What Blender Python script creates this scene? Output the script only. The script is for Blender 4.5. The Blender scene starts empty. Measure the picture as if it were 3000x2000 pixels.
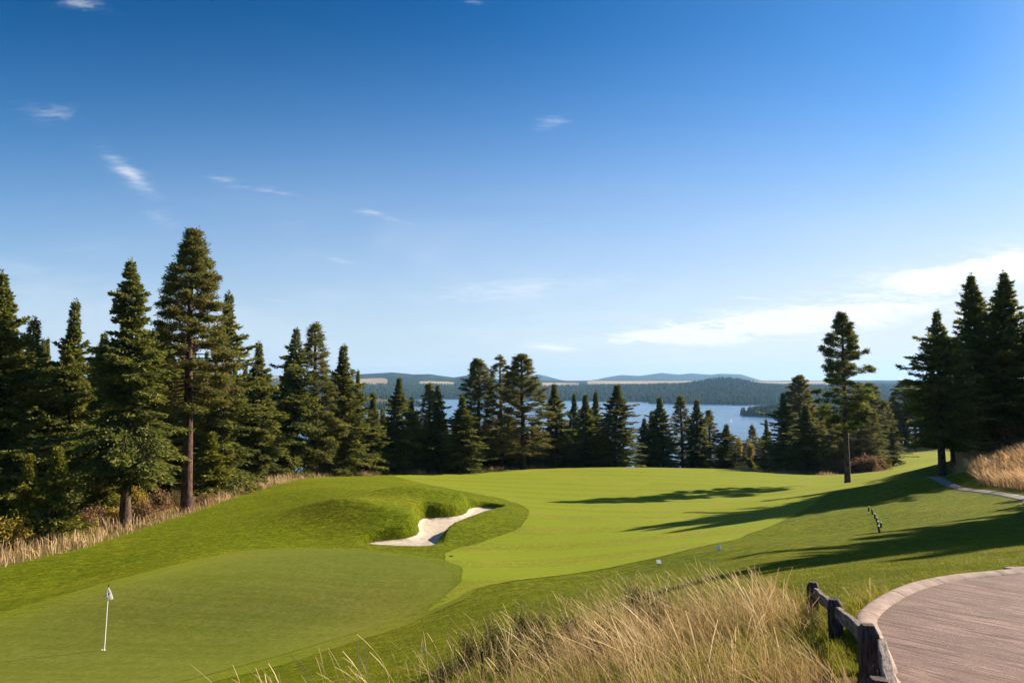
import bpy, bmesh, math, random
import numpy as np
from mathutils import Vector, Matrix
from mathutils.geometry import delaunay_2d_cdt

sc = bpy.context.scene
col = sc.collection
rad = math.radians
# ------------------------------------------------------------------ camera
TH = math.atan(128 / 2000)
F = 2000.0
cd = bpy.data.cameras.new('camera'); cam = bpy.data.objects.new('camera', cd); col.objects.link(cam)
cd.sensor_width = 36; cd.lens = 24; cd.clip_start = 0.1; cd.clip_end = 60000
cam.location = (0, 0, 0); cam.rotation_euler = (rad(90) + TH, 0, 0)
sc.camera = cam
# ------------------------------------------------------------------ light
SUN_EL, SUN_AZ = rad(24.0), rad(58.5)          # azimuth measured from +Y towards +X
sd = bpy.data.lights.new('sun', 'SUN'); sun = bpy.data.objects.new('sun', sd); col.objects.link(sun)
sd.energy = 5.0; sd.angle = rad(0.5); sd.color = (1.0, 0.86, 0.66)
sv = Vector((math.sin(SUN_AZ) * math.cos(SUN_EL), math.cos(SUN_AZ) * math.cos(SUN_EL), math.sin(SUN_EL)))
sun.rotation_euler = sv.to_track_quat('Z', 'Y').to_euler()
sc.view_settings.view_transform = 'Standard'; sc.view_settings.look = 'None'
sc.view_settings.exposure = 1.5; sc.view_settings.gamma = 1.0
sc.cycles.volume_bounces = 0; sc.cycles.transparent_max_bounces = 8
sc.cycles.max_bounces = 5; sc.cycles.diffuse_bounces = 3

# ------------------------------------------------------------------ node helpers
class NT:
    def __init__(s, tree): s.t = tree; s.n = tree.nodes; s.l = tree.links
    def node(s, typ, **kw):
        n = s.n.new(typ)
        for k, v in kw.items():
            if hasattr(n, k): setattr(n, k, v)
        return n
    def put(s, sock, v):
        if isinstance(v, bpy.types.NodeSocket): s.l.new(v, sock)
        elif v is not None: sock.default_value = v
    def math(s, op, a, b=None, c=None, clamp=False):
        n = s.n.new('ShaderNodeMath'); n.operation = op; n.use_clamp = clamp
        s.put(n.inputs[0], a)
        if b is not None: s.put(n.inputs[1], b)
        if c is not None: s.put(n.inputs[2], c)
        return n.outputs[0]
    def mix(s, fac, a, b, blend='MIX'):
        n = s.n.new('ShaderNodeMix'); n.data_type = 'RGBA'; n.blend_type = blend
        s.put(n.inputs[0], fac)
        s.put(n.inputs[6], c4(a)); s.put(n.inputs[7], c4(b)); return n.outputs[2]
    def noise(s, vec, scale, detail=4, rough=0.6, dist=0.0):
        n = s.n.new('ShaderNodeTexNoise'); s.put(n.inputs['Vector'], vec)
        n.inputs['Scale'].default_value = scale; n.inputs['Detail'].default_value = detail
        n.inputs['Roughness'].default_value = rough; n.inputs['Distortion'].default_value = dist
        return n.outputs[0]
    def ramp(s, v, lo, hi, a=0.0, b=1.0, smooth=True):
        n = s.n.new('ShaderNodeMapRange'); s.put(n.inputs[0], v)
        n.inputs[1].default_value = lo; n.inputs[2].default_value = hi
        n.inputs[3].default_value = a; n.inputs[4].default_value = b
        n.interpolation_type = 'SMOOTHSTEP' if smooth else 'LINEAR'; n.clamp = True
        return n.outputs[0]
    def mapping(s, vec, scale=(1, 1, 1), rot=(0, 0, 0), loc=(0, 0, 0)):
        n = s.n.new('ShaderNodeMapping'); s.put(n.inputs[0], vec)
        n.inputs['Scale'].default_value = scale; n.inputs['Rotation'].default_value = rot; n.inputs['Location'].default_value = loc
        return n.outputs[0]
    def attr(s, name):
        n = s.n.new('ShaderNodeAttribute'); n.attribute_name = name; return n.outputs['Fac']
    def bump(s, h, strength, dist):
        n = s.n.new('ShaderNodeBump'); n.inputs['Strength'].default_value = strength
        n.inputs['Distance'].default_value = dist; s.put(n.inputs['Height'], h); return n.outputs[0]
def c4(v):
    if isinstance(v, (tuple, list)) and len(v) == 3: return (*v, 1.0)
    return v
def material(name):
    m = bpy.data.materials.new(name); m.use_nodes = True
    t = NT(m.node_tree); b = t.n['Principled BSDF']; b.inputs['Roughness'].default_value = 0.9
    b.inputs['Specular IOR Level'].default_value = 0.2
    co = t.n.new('ShaderNodeTexCoord').outputs['Object']
    return m, t, b, co

# ------------------------------------------------------------------ sky
w = bpy.data.worlds.new('World'); sc.world = w; w.use_nodes = True
t = NT(w.node_tree); bg = t.n['Background']
sky = t.n.new('ShaderNodeTexSky'); sky.sky_type = 'NISHITA'; sky.sun_disc = False
sky.sun_elevation = SUN_EL; sky.sun_rotation = SUN_AZ
sky.altitude = 700; sky.air_density = 1.0; sky.dust_density = 0.6; sky.ozone_density = 2.0
hs = t.n.new('ShaderNodeHueSaturation'); hs.inputs['Saturation'].default_value = 1.58; hs.inputs['Value'].default_value = 1.04
gm = t.n.new('ShaderNodeGamma'); gm.inputs[1].default_value = 1.38
t.l.new(t.mix(1.0, sky.outputs[0], (.2, .2, .2), 'MULTIPLY'), gm.inputs[0])
t.l.new(t.mix(1.0, gm.outputs[0], (4.6, 4.6, 4.6), 'MULTIPLY'), hs.inputs['Color'])
gen = t.n.new('ShaderNodeTexCoord').outputs['Generated']
sx = t.n.new('ShaderNodeSeparateXYZ'); t.l.new(gen, sx.inputs[0])
yy = t.math('MAXIMUM', sx.outputs[1], 0.02)
U = t.math('DIVIDE', sx.outputs[0], yy); V = t.math('DIVIDE', sx.outputs[2], yy)
cb = t.n.new('ShaderNodeCombineXYZ'); t.l.new(U, cb.inputs[0]); t.l.new(V, cb.inputs[1])
uv = cb.outputs[0]
wisp = t.noise(t.mapping(uv, scale=(5, 26, 1), rot=(0, 0, rad(8))), 1.6, 7, 0.62, 1.1)
fine = t.noise(t.mapping(uv, scale=(16, 60, 1), rot=(0, 0, rad(-14))), 1.5, 6, 0.65, 1.6)
soft = t.noise(t.mapping(uv, scale=(2.2, 7, 1)), 1.3, 4, 0.55, 0.6)
tex = t.math('ADD', t.math('MULTIPLY', wisp, 0.6), t.math('MULTIPLY', fine, 0.4))
def cloud(px, py, a, b, ang, amp, lo=0.46, hi=0.66):
    v = (1000 - py) / F; Y = math.cos(TH) - math.sin(TH) * v
    cu = (px - 1500) / F / Y; cv = (math.sin(TH) + math.cos(TH) * v) / Y
    a /= F; b /= F; ca, sa = math.cos(rad(ang)), math.sin(rad(ang))
    du = t.math('SUBTRACT', U, cu); dv = t.math('SUBTRACT', V, cv)
    e1 = t.math('ADD', t.math('MULTIPLY', du, ca / a), t.math('MULTIPLY', dv, sa / a))
    e2 = t.math('ADD', t.math('MULTIPLY', du, -sa / b), t.math('MULTIPLY', dv, ca / b))
    r2 = t.math('ADD', t.math('MULTIPLY', e1, e1), t.math('MULTIPLY', e2, e2))
    g = t.math('POWER', 2.71828, t.math('MULTIPLY', r2, -1.0))
    m = t.ramp(t.math('ADD', tex, t.math('MULTIPLY', g, 0.17)), lo + 0.08, hi + 0.16)
    return t.math('MULTIPLY', t.math('MULTIPLY', m, g), amp)
CL = [(2870, 800, 330, 48, 8, 2.6, .36, .60), (3010, 755, 150, 40, 10, 2.0, .36, .55), (2730, 850, 170, 14, -4, .7), (2360, 935, 380, 42, 5, 2.6, .36, .60), (2060, 978, 280, 30, 3, 2.2, .37, .62),
      (1810, 1000, 110, 10, -8, .8), (2560, 900, 150, 20, 10, 1.0), (1620, 1018, 80, 11, -6, .9, .36, .54), (2700, 915, 90, 16, -4, .6), (2200, 873, 110, 5, -4, .55),
      (375, 505, 95, 24, -38, .62, .36, .62), (660, 530, 90, 16, -12, .45), (790, 560, 90, 12, -8, .36), (1085, 623, 60, 12, -4, .65), (1160, 645, 70, 10, -14, .3),
      (160, 335, 100, 34, -10, .24), (1612, 355, 75, 32, 10, .28), (220, 8, 110, 22, -10, .35), (470, 640, 80, 34, -20, .14), (1000, 765, 80, 10, -12, .35),
      (810, 880, 60, 6, -6, .45), (1500, 850, 380, 40, 4, .35), (1950, 1055, 260, 12, 2, .5), (1390, 8, 60, 14, -10, .25)]
tot = None
for c in CL:
    m = cloud(*c); tot = m if tot is None else t.math('ADD', tot, m)
tot = t.math('MULTIPLY', tot, t.ramp(sx.outputs[1], 0.05, 0.2))
veil = t.math('MULTIPLY', t.math('MULTIPLY', t.ramp(soft, 0.42, 0.75), t.ramp(V, 0.34, 0.03)), 0.30)
tot = t.math('ADD', tot, veil, clamp=True)
af = t.math('ADD', t.ramp(V, 0.60, -0.02, 0.0, 0.86), t.ramp(U, -.15, .95, 0.0, 0.24), clamp=True)
air = t.mix(af, hs.outputs[0], t.mix(t.ramp(U, -.8, .9), t.mix(t.ramp(V, .46, 0.02), (1.9, 3.7, 6.5), (4.8, 5.7, 6.7)), t.mix(t.ramp(V, .50, 0.04), (3.4, 4.9, 7.2), (6.5, 6.7, 6.9))))
skyc = t.mix(t.math('MULTIPLY', tot, 0.9), air, (8.4, 8.4, 8.5))
t.l.new(skyc, bg.inputs[0]); bg.inputs[1].default_value = 0.047

# ------------------------------------------------------------------ picture to world
def ray(px, py):
    u = (px - 1500) / F; v = (1000 - py) / F
    return u, math.cos(TH) - math.sin(TH) * v, math.sin(TH) + math.cos(TH) * v
def P(px, py, D):
    x, y, z = ray(px, py); return (x / y * D, D, z / y * D)
# ------------------------------------------------------------------ terrain
ctl = [ # lawn and green
 (305,1910,24),(0,1820,27),(330,1716,31),(600,1645,37),(884,1612,41.5),(1100,1622,40.5),(1322,1690,34),(1190,1806,28.5),(940,1887,24.5),(600,1985,20.5),(0,2000,20.5),(800,1750,30),
 (450,1830,27),
 # left bank
 (0,1665,40),(250,1605,46),(500,1525,56.5),(640,1475,66),(750,1440,73),(900,1402,85),(200,1720,35),(450,1620,42),(650,1560,48),(800,1500,57),(850,1440,68),(750,1590,44),(900,1570,47),
 # mounds
 (1000,1590,45),(1060,1478,54),(1100,1520,50.5),(1180,1505,52.5),(1235,1560,48.5),(1000,1430,68),(1270,1452,63.5),(1200,1430,73),(1330,1462,64.5),(1180,1570,47),
 (1400,1535,51.5),(1340,1590,46),(1450,1500,57),(1520,1480,64),(1200,1620,42),(1250,1620,42),
 # fairway
 (1150,1390,105),(1500,1375,125),(1800,1372,135),(2100,1375,141),(2300,1386,137),(2420,1392,128),(1300,1410,92),(1700,1410,98),(2000,1420,94),(2300,1420,99),(1600,1480,68),(2000,1500,62),(2300,1450,80),
 (1600,1550,51),(1900,1560,48),(1600,1650,38),(1930,1648,32.5),(2105,1607,32.5),(1500,1750,27),(1700,1740,24.5),(1300,1850,21.5),(1500,1850,17.5),(1350,1760,28.5),(1800,1700,29),
 # right hump
 (2480,1422,99),(2680,1400,66),(2550,1405,82),(2600,1450,57),(2550,1500,46),(2578,1555,36),(2450,1480,58),(2400,1560,40),(2500,1620,25),(2300,1620,26),(2600,1640,18),(2250,1560,42),
 (2755,1402,70),(2850,1423,56),(3000,1455,43),(3000,1500,35),(3000,1560,26),(2850,1500,39),(2800,1600,22),(2950,1640,14.5),(2700,1660,14),(2500,1690,13.5),(2350,1700,13.5),(2700,1540,33),
 # rough slope below the camera
 (2200,1800,11.5),(2000,1850,11.5),(1700,1850,14.5),(1300,2000,11.5),(1000,2000,14),(1700,2000,8.5),(2200,2000,6.0),(2420,1900,6.9),
 # right rough bank and far fairway
 (2870,1400,66),(3000,1420,50),(3000,1330,60),(2950,1310,72),(2850,1345,84),(2800,1370,90),(2640,1375,115),(2560,1383,120),(2600,1350,165),(2710,1325,205),(2850,1340,150),
 (2560,1330,215),(2650,1300,250),(2250,1378,186),(2310,1366,215),(2220,1352,240),(2400,1380,165),(2480,1372,165),(2520,1350,190)]
CX = [P(*c) for c in ctl]
CX += [(0, 0, -1.75), (-10, 0, -3.0), (-30, 5, -8.0), (-30, -20, -6), (0, -20, -1.5), (30, -20, -1.6), (60, 0, -1.0), (60, 25, -2.4), (90, 60, -3.5), (130, 110, -9), (170, 180, -16), (-60, 20, -9.5),
       (-90, 40, -11), (-60, 60, -12), (-90, 90, -13), (-50, 100, -13.5), (-110, 140, -16), (-50, 140, -17), (-20, 130, -17), (-30, 105, -13.5), (25, 8, -2.5), (25, 15, -2.7), (45, 42, -4.6),
       (40, 28, -3.8), (2.80, 5.6, -2.42), (3.38, 7.4, -2.70), (4.0, 9.4, -3.06), (1.9, 3.95, -2.25), (120, 250, -24), (70, 290, -30), (0, 160, -24), (30, 170, -27)]
PATHZ = lambda Y: -2.0 - 0.065 * Y
for q in [(4.5, 5), (4.2, 7), (6, 5), (6, 8), (9, 8.5), (9, 4), (14, 9), (14, 4), (3.2, 2), (8, 0), (5.0, 8.0), (3.4, 4.2)]:
    CX.append((q[0], q[1], PATHZ(q[1]) - 0.06))
CX = np.array(CX)
def _phi(r2): return 0.5 * r2 * np.log(r2 + 1e-9)
NC = n = len(CX); d2 = ((CX[:, None, :2] - CX[None, :, :2]) ** 2).sum(-1)
A = np.zeros((n + 3, n + 3)); A[:n, :n] = _phi(d2) + np.eye(n) * 0.8
A[:n, n] = 1; A[:n, n + 1:] = CX[:, :2]; A[n:, :n] = A[:n, n:].T
SOL = np.linalg.solve(A, np.concatenate([CX[:, 2], np.zeros(3)]))
def sstep(x, a, b):
    x = np.clip((x - a) / (b - a), 0, 1); return x * x * (3 - 2 * x)
def vnoise(x, y, seed=0):
    r = np.random.RandomState(seed); g = r.rand(64, 64)
    xi = np.floor(x).astype(int); yi = np.floor(y).astype(int); fx = x - xi; fy = y - yi
    fx = fx * fx * (3 - 2 * fx); fy = fy * fy * (3 - 2 * fy)
    a = g[xi % 64, yi % 64]; b = g[(xi + 1) % 64, yi % 64]; c = g[xi % 64, (yi + 1) % 64]; d = g[(xi + 1) % 64, (yi + 1) % 64]
    return (a * (1 - fx) + b * fx) * (1 - fy) + (c * (1 - fx) + d * fx) * fy - 0.5
def fbm(x, y, s, o=4, seed=0):
    v = 0; a = 1.0
    for k in range(o): v = v + a * vnoise(x / s + 17.3 * k, y / s + 9.1 * k, seed + k); a *= 0.5; s *= 0.5
    return v
def poly_sd(px, py, poly):
    """signed distance, negative inside"""
    d = np.full(px.shape, 1e18); inside = np.zeros(px.shape, bool); m = len(poly)
    for i in range(m):
        ax, ay = poly[i]; bx, by = poly[(i + 1) % m]
        ex, ey = bx - ax, by - ay; wx, wy = px - ax, py - ay
        k = np.clip((wx * ex + wy * ey) / (ex * ex + ey * ey + 1e-12), 0, 1)
        d = np.minimum(d, (wx - ex * k) ** 2 + (wy - ey * k) ** 2)
        c = ((ay > py) != (by > py)) & (px < (bx - ax) * (py - ay) / (by - ay + 1e-12) + ax)
        inside ^= c
    return np.where(inside, -1, 1) * np.sqrt(d)
def smooth_poly(pts, it=2):
    pts = [np.array(p[:2], float) for p in pts]
    for _ in range(it):
        o = []
        for i in range(len(pts)):
            a, b = pts[i], pts[(i + 1) % len(pts)]
            o += [a * .75 + b * .25, a * .25 + b * .75]
        pts = o
    return [tuple(p) for p in pts]
BZ = lambda Y: -10.45 - 0.045 * (Y - 44)
def onplane(px, py, fz):
    x, y, z = ray(px, py); r = z / y; Y = 20.0
    for _ in range(40): Y = fz(Y) / r
    return (x / y * Y, Y)
BUNK = smooth_poly([onplane(a, b, BZ) for a, b in [(1054,1601),(1090,1590),(1159,1585),(1207,1579),(1230,1566),(1222,1550),(1226,1534),(1236,1523),(1298,1521),(1341,1517),(1368,1507),(1374,1492),(1418,1486),(1478,1493),
        (1445,1507),(1418,1517),(1389,1531),(1336,1550),(1298,1570),(1284,1589),(1286,1600),(1226,1607),(1130,1607)]], 2)
RIDGES = [(-19, 55.5, -6.9, 49.4, 1.05, 2.9), (-14, 59.5, -4.8, 61.8, 0.9, 2.2), (-2.4, 51.2, -3.6, 48.8, 0.12, 1.6), (-1.6, 58, -2.0, 54, .15, 1.8)]
def Hraw(x, y):
    x = np.asarray(x, float); y = np.asarray(y, float); sh = x.shape; x = x.ravel(); y = y.ravel()
    xc = np.clip(x, -120, 170); yc = np.clip(y, -25, 260)
    z = SOL[NC] + SOL[NC + 1] * xc + SOL[NC + 2] * yc
    for i in range(NC): z = z + SOL[i] * _phi((xc - CX[i, 0]) ** 2 + (yc - CX[i, 1]) ** 2)
    for ax, ay, bx, by, amp, wd in RIDGES:
        ex, ey = bx - ax, by - ay; k = np.clip(((x - ax) * ex + (y - ay) * ey) / (ex * ex + ey * ey), 0, 1)
        z = z + amp * (.25 + .75 * sstep(k, 0, .55)) * (1 - .2 * k) * np.exp(-(((x - ax - ex * k) ** 2 + (y - ay - ey * k) ** 2) / wd ** 2 + 1e-3) ** .75)
    u = x / np.maximum(y, 20.0)
    y0 = 152 + 120 * sstep(u, 0.36, 0.46) - 8 * sstep(u, -0.05, -0.25) + 0 * u
    e = np.maximum(y - y0, 0)
    far = np.where(e < 40, 0.006 * e * e, 9.6 + 0.42 * (e - 40))
    kk = sstep(u, 0.30, 0.34) * (1 - sstep(u, 0.40, 0.45))
    z = z - far * (1 - 0.45 * kk * (y < 290))
    z = z + 0.5 * fbm(x, y, 30, 3, 5) * sstep(np.hypot(x, y), 140, 220)
    return np.maximum(z, -92).reshape(sh)
def H(x, y, turf=False):
    z = Hraw(x, y)
    x = np.asarray(x, float); y = np.asarray(y, float)
    near = (x > -14) & (x < 2) & (y > 40) & (y < 66)
    if near.any():
        sdv = poly_sd(x[near], y[near], BUNK)
        zz = z[near]; t1 = sstep(-sdv, -0.5, 0.15)
        floor = BZ(y[near]) - 0.06 * sstep(-sdv, 0, 1.5) - (0.35 if turf else 0.0) * sstep(-sdv, -0.02, 0.35)
        lip = np.maximum(zz, BZ(y[near]) + 0.10)
        zz = np.where(sdv > 3, zz, zz + (lip - zz) * (1 - sstep(sdv, 0.3, 3)))
        z = z.copy(); z[near] = zz * (1 - t1) + floor * t1
    return z
def h1(x, y): return float(H(np.array([x]), np.array([y]))[0])
_YS = np.concatenate([np.arange(3, 60, 0.15), np.arange(60, 300, 0.5)])
def hit(px, py):
    x, y, z = ray(px, py)
    h = H(_YS * x / y, _YS); d = _YS * z / y - h
    k = np.argmax(d < 0)
    if d[k] >= 0: k = len(_YS) - 1
    Y = _YS[k]; return (x / y * Y, Y, float(h[k]))

def tag(o, label=None, cat=None, group=None, kind=None):
    if label: o['label'] = label
    if cat: o['category'] = cat
    if group: o['group'] = group
    if kind: o['kind'] = kind
    return o
def mesh_np(name, V, faces, mat, parent=None, attrs=None, smooth=False):
    me = bpy.data.meshes.new(name); V = np.asarray(V, np.float32); faces = np.asarray(faces, np.int32)
    me.vertices.add(len(V)); me.vertices.foreach_set('co', V.ravel())
    k = faces.shape[1]; me.loops.add(faces.size); me.loops.foreach_set('vertex_index', faces.ravel())
    me.polygons.add(len(faces)); me.polygons.foreach_set('loop_start', np.arange(0, faces.size, k, dtype=np.int32))
    me.update(calc_edges=True); me.validate()
    if smooth: me.polygons.foreach_set('use_smooth', np.ones(len(me.polygons), bool))
    for a, v in (attrs or {}).items():
        at = me.attributes.new(a, 'FLOAT', 'POINT'); at.data.foreach_set('value', np.asarray(v, np.float32))
    if mat: me.materials.append(mat)
    o = bpy.data.objects.new(name, me); col.objects.link(o)
    if parent: o.parent = parent
    return o
def grid_faces(nx, ny):
    i = np.arange(nx - 1)[:, None] * ny + np.arange(ny - 1)[None]; i = i.ravel()
    return np.stack([i, i + ny, i + ny + 1, i + 1], 1)
def bm_obj(name, bm, mat, parent=None, smooth=False):
    me = bpy.data.meshes.new(name); bmesh.ops.recalc_face_normals(bm, faces=bm.faces); bm.to_mesh(me); bm.free()
    if smooth:
        for p in me.polygons: p.use_smooth = True
    me.materials.append(mat); o = bpy.data.objects.new(name, me); col.objects.link(o)
    if parent: o.parent = parent
    return o
def empty(name, loc=(0, 0, 0), rz=0):
    o = bpy.data.objects.new(name, None); col.objects.link(o); o.location = loc; o.rotation_euler.z = rz; o.empty_display_size = 0.2
    return o

# lawn outline (world), everything outside is wild ground
LAWN = [P(*c)[:2] for c in [(-300,1760,34),(0,1665,40),(250,1605,46),(500,1525,56.5),(640,1475,66),(750,1440,73),(900,1402,85),(1150,1390,105),(1500,1375,125),(1800,1372,135),(2100,1375,141),(2300,1386,137),(2420,1392,128),
        (2560,1388,121),(2615,1378,130),(2585,1355,165),(2600,1340,195),(2700,1325,212),(2900,1330,190),(2850,1355,120),(2800,1382,88),(2788,1401,69),(2850,1416,57),(3000,1444,44)]]
LAWN += [(38, 36), (45, 20), (30, 14), (16, 11.2), (8, 10.4), (4.8, 9.5), (3.9, 7.6), (3.55, 5.0), (2.9, 4.2)]
LAWN += [hit(a, b)[:2] for a, b in [(2330,1800),(2150,1785),(1950,1795),(1750,1830),(1600,1870),(1480,1920),(1350,1980),(1200,2060),(900,2150)]]
LAWN += [(-20, 6), (-40, 14)]
def lawn_sd(x, y): return poly_sd(np.asarray(x, float), np.asarray(y, float), LAWN)

def axis(segs):
    o = [segs[0][0]]
    for a, b, st in segs:
        k = max(1, int(round((b - a) / st))); o += list(a + (b - a) * (np.arange(1, k + 1) / k))
    return np.array(o)
xs = axis([(-1600,-400,60),(-400,-150,12),(-150,-60,2.0),(-60,-14,.8),(-14,2,.28),(2,30,.5),(30,60,.8),(60,160,2.0),(160,400,12),(400,1600,60)])
ys = axis([(-400,-40,30),(-40,2,2),(2,14,.3),(14,40,.55),(40,66,.28),(66,150,.8),(150,300,2.5),(300,760,12)])
GX, GY = np.meshgrid(xs, ys, indexing='ij')
GZ = H(GX, GY, turf=True)
sdl = lawn_sd(GX.ravel(), GY.ravel())

# ---- materials for the ground
def turf_mat(name, a, b, c, scale, streak=0.0, bump=0.6, wild=False, band=None):
    m, t, bs, co = material(name)
    n1 = t.noise(co, 0.12, 4, 0.55); n2 = t.noise(co, scale, 6, 0.7); n3 = t.noise(t.mapping(co, scale=(1, 2.2, 1), rot=(0, 0, rad(12))), 1.3, 6, 0.72)
    fn = t.noise(t.mapping(co, scale=(1, 1.8, 1)), scale * 3.5, 5, 0.75)
    base = t.mix(t.ramp(n2, 0.3, 0.7), a, b)
    base = t.mix(t.math('MULTIPLY', t.ramp(n1, 0.42, 0.72), 0.75), base, c)
    base = t.mix(t.ramp(n3, 0.62, 0.40), base, (0.52, 0.60, 0.50), 'MULTIPLY') if streak else base
    base = t.mix(t.ramp(fn, 0.68, 0.34, 0.0, 0.75), base, (0.42, 0.47, 0.45), 'MULTIPLY')
    g0 = t.noise(t.mapping(co, scale=(1, .42, 1)), 3.6, 6, 0.82)
    base = t.mix(t.ramp(g0, 0.60, 0.40, 0.0, 0.80 if streak else 0.42), base, (0.40, 0.46, 0.36), 'MULTIPLY')
    gr = t.noise(t.mapping(co, scale=(1, .6, 1)), 11, 4, 0.8)
    base = t.mix(t.ramp(gr, 0.66, 0.36, 0.0, 0.8 if streak else 0.35), base, (0.45, 0.50, 0.40), 'MULTIPLY')
    lines = t.noise(t.mapping(t.mapping(co, rot=(0, 0, rad(-24 if streak else 4))), scale=(.10, 1.6, 1)), 1.6, 5, 0.7)
    base = t.mix(t.ramp(lines, 0.62, 0.40, 0.0, 0.6), base, (0.62, 0.70, 0.55), 'MULTIPLY')
    if band:
        wv = t.n.new('ShaderNodeTexWave'); wv.wave_type = 'BANDS'; wv.bands_direction = 'X'
        t.put(wv.inputs['Vector'], t.mapping(co, rot=(0, 0, band[1]))); wv.inputs['Scale'].default_value = band[0]; wv.inputs['Distortion'].default_value = 1.6
        wv.inputs['Detail'].default_value = 2; wv.inputs['Detail Scale'].default_value = 0.35
        base = t.mix(t.math('MULTIPLY', t.ramp(wv.outputs['Fac'], 0.25, 0.75), band[2]), base, band[3])
    if wild:
        k = t.math('ADD', t.attr('wild'), t.math('MULTIPLY', t.math('SUBTRACT', t.noise(co, 1.2, 5, 0.7), 0.5), 1.6))
        soil = t.mix(t.ramp(t.noise(co, 0.7, 6, 0.7), 0.35, 0.65), (0.17, 0.115, 0.055), (0.055, 0.05, 0.022))
        base = t.mix(t.ramp(k, 0.0, 0.5), base, soil)
    t.put(bs.inputs['Base Color'], base)
    hh = t.math('ADD', t.math('MULTIPLY', fn, 0.6), t.math('MULTIPLY', t.noise(co, scale * .9, 3, 0.6), 0.4))
    nb = t.n.new('ShaderNodeBump'); nb.inputs['Strength'].default_value = bump; nb.inputs['Distance'].default_value = 0.30
    t.put(nb.inputs['Height'], t.noise(t.mapping(co, scale=(1, 1.5, 1)), 2.2, 7, 0.72)); b2 = t.n.new('ShaderNodeBump'); b2.inputs['Strength'].default_value = bump; b2.inputs['Distance'].default_value = 0.05
    t.put(b2.inputs['Height'], hh); t.l.new(nb.outputs[0], b2.inputs['Normal']); t.put(bs.inputs['Normal'], b2.outputs[0])
    bs.inputs['Specular IOR Level'].default_value = 0.05
    bs.inputs['Roughness'].default_value = 1.0; bs.inputs['Sheen Weight'].default_value = .15; bs.inputs['Sheen Roughness'].default_value = .45; bs.inputs['Sheen Tint'].default_value = (.8, .85, .03, 1)
    return m
M_rough = turf_mat('rough_turf', (0.160, 0.210, 0.006), (0.40, 0.43, 0.012), (0.48, 0.42, 0.024), 5.0, streak=1, bump=1.0, wild=True)
M_fair = turf_mat('fairway_turf', (0.165, 0.195, 0.018), (0.255, 0.26, 0.028), (0.32, 0.275, 0.050), 3.0, bump=0.35, band=(0.05, rad(90), 0.85, (0.120, 0.165, 0.010)))
M_green = turf_mat('green_turf', (0.066, 0.088, 0.022), (0.092, 0.112, 0.027), (0.125, 0.112, 0.032), 1.6, bump=0.10)
ground = mesh_np('ground', np.stack([GX, GY, GZ], -1).reshape(-1, 3), grid_faces(len(xs), len(ys)), M_rough, attrs={'wild': np.clip(sdl / 1.5, -1, 1)}, smooth=True)
tag(ground, kind='structure')

def sheet(name, poly, step, off, mat, fz=None):
    pl = [Vector(p) for p in poly]; m = len(pl)
    x0, x1 = min(p.x for p in pl), max(p.x for p in pl); y0, y1 = min(p.y for p in pl), max(p.y for p in pl)
    gx, gy = np.meshgrid(np.arange(x0, x1, step), np.arange(y0, y1, step), indexing='ij')
    gx = gx.ravel() + 0.013; gy = gy.ravel() + 0.017
    s = poly_sd(gx, gy, poly); k = s < -step * 0.45
    pts = pl + [Vector((a, b)) for a, b in zip(gx[k], gy[k])]
    r = delaunay_2d_cdt(pts, [(i, (i + 1) % m) for i in range(m)], [], 1, 1e-5)
    V = np.array([(v.x, v.y) for v in r[0]]); z = (fz or H)(V[:, 0], V[:, 1]) + off
    Fc = np.array([f for f in r[2] if len(f) == 3])
    a, b, c = V[Fc[:, 0]], V[Fc[:, 1]], V[Fc[:, 2]]
    cr = (b[:, 0] - a[:, 0]) * (c[:, 1] - a[:, 1]) - (b[:, 1] - a[:, 1]) * (c[:, 0] - a[:, 0])
    Fc[cr < 0] = Fc[cr < 0][:, ::-1]
    o = mesh_np(name, np.column_stack([V, z]), Fc, mat, smooth=True); tag(o, kind='structure'); return o
GREEN = smooth_poly([hit(a, b)[:2] for a, b in [(0,1821),(127,1788),(332,1716),(525,1660),(719,1622),(884,1612),(1050,1618),(1188,1633),(1290,1658),(1326,1688),(1322,1722),(1276,1765),(1193,1804),(1090,1840),(940,1887),(663,1965),(497,2005),(250,2060),(-100,2100),(-400,2080),(-500,1980),(-250,1880)]], 2)
gc = np.array(GREEN); gt = np.roll(gc, -3, 0) - np.roll(gc, 3, 0); gt /= np.linalg.norm(gt, axis=1)[:, None]
area = (gc[:, 0] * np.roll(gc[:, 1], -1) - np.roll(gc[:, 0], -1) * gc[:, 1]).sum(); gn = np.stack([gt[:, 1], -gt[:, 0]], 1) * np.sign(area)
M_collar = turf_mat('collar_turf', (0.070, 0.105, 0.012), (0.120, 0.150, 0.018), (0.15, 0.145, 0.03), 2.5, bump=0.4)
sheet('green_collar', [tuple(q) for q in (gc + gn * (1.5 + .12 * np.sin(np.arange(len(gc)) * .9))[:, None])], 0.8, 0.012, M_collar)
sheet('putting_green', GREEN, 0.8, 0.028, M_green)
FAIR = [P(*c)[:2] for c in [(1120,1391,103),(1300,1382,114),(1500,1375.5,124),(1800,1372.5,134),(2100,1375.5,140),(2300,1386.5,136),(2420,1392.5,127.5),(2560,1388,119),(2625,1378,130),(2598,1355,165),(2615,1340,195),(2700,1327,210),(2880,1330,188),(2830,1360,115),(2750,1390,88),(2640,1400,90)]]
FAIR += [hit(a, b)[:2] for a, b in [(2540,1425),(2440,1440),(2380,1475),(2290,1530),(2150,1580),(2000,1618),(1800,1660),(1600,1690),(1450,1712),(1370,1735),(1330,1760)]]
FAIR += [hit(a, b)[:2] for a, b in [(1240,1800),(1350,1720),(1345,1665),(1290,1630),(1330,1608),(1420,1588),(1500,1560),(1548,1520),(1550,1487),(1480,1462),(1380,1445),(1250,1420)]]
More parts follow.
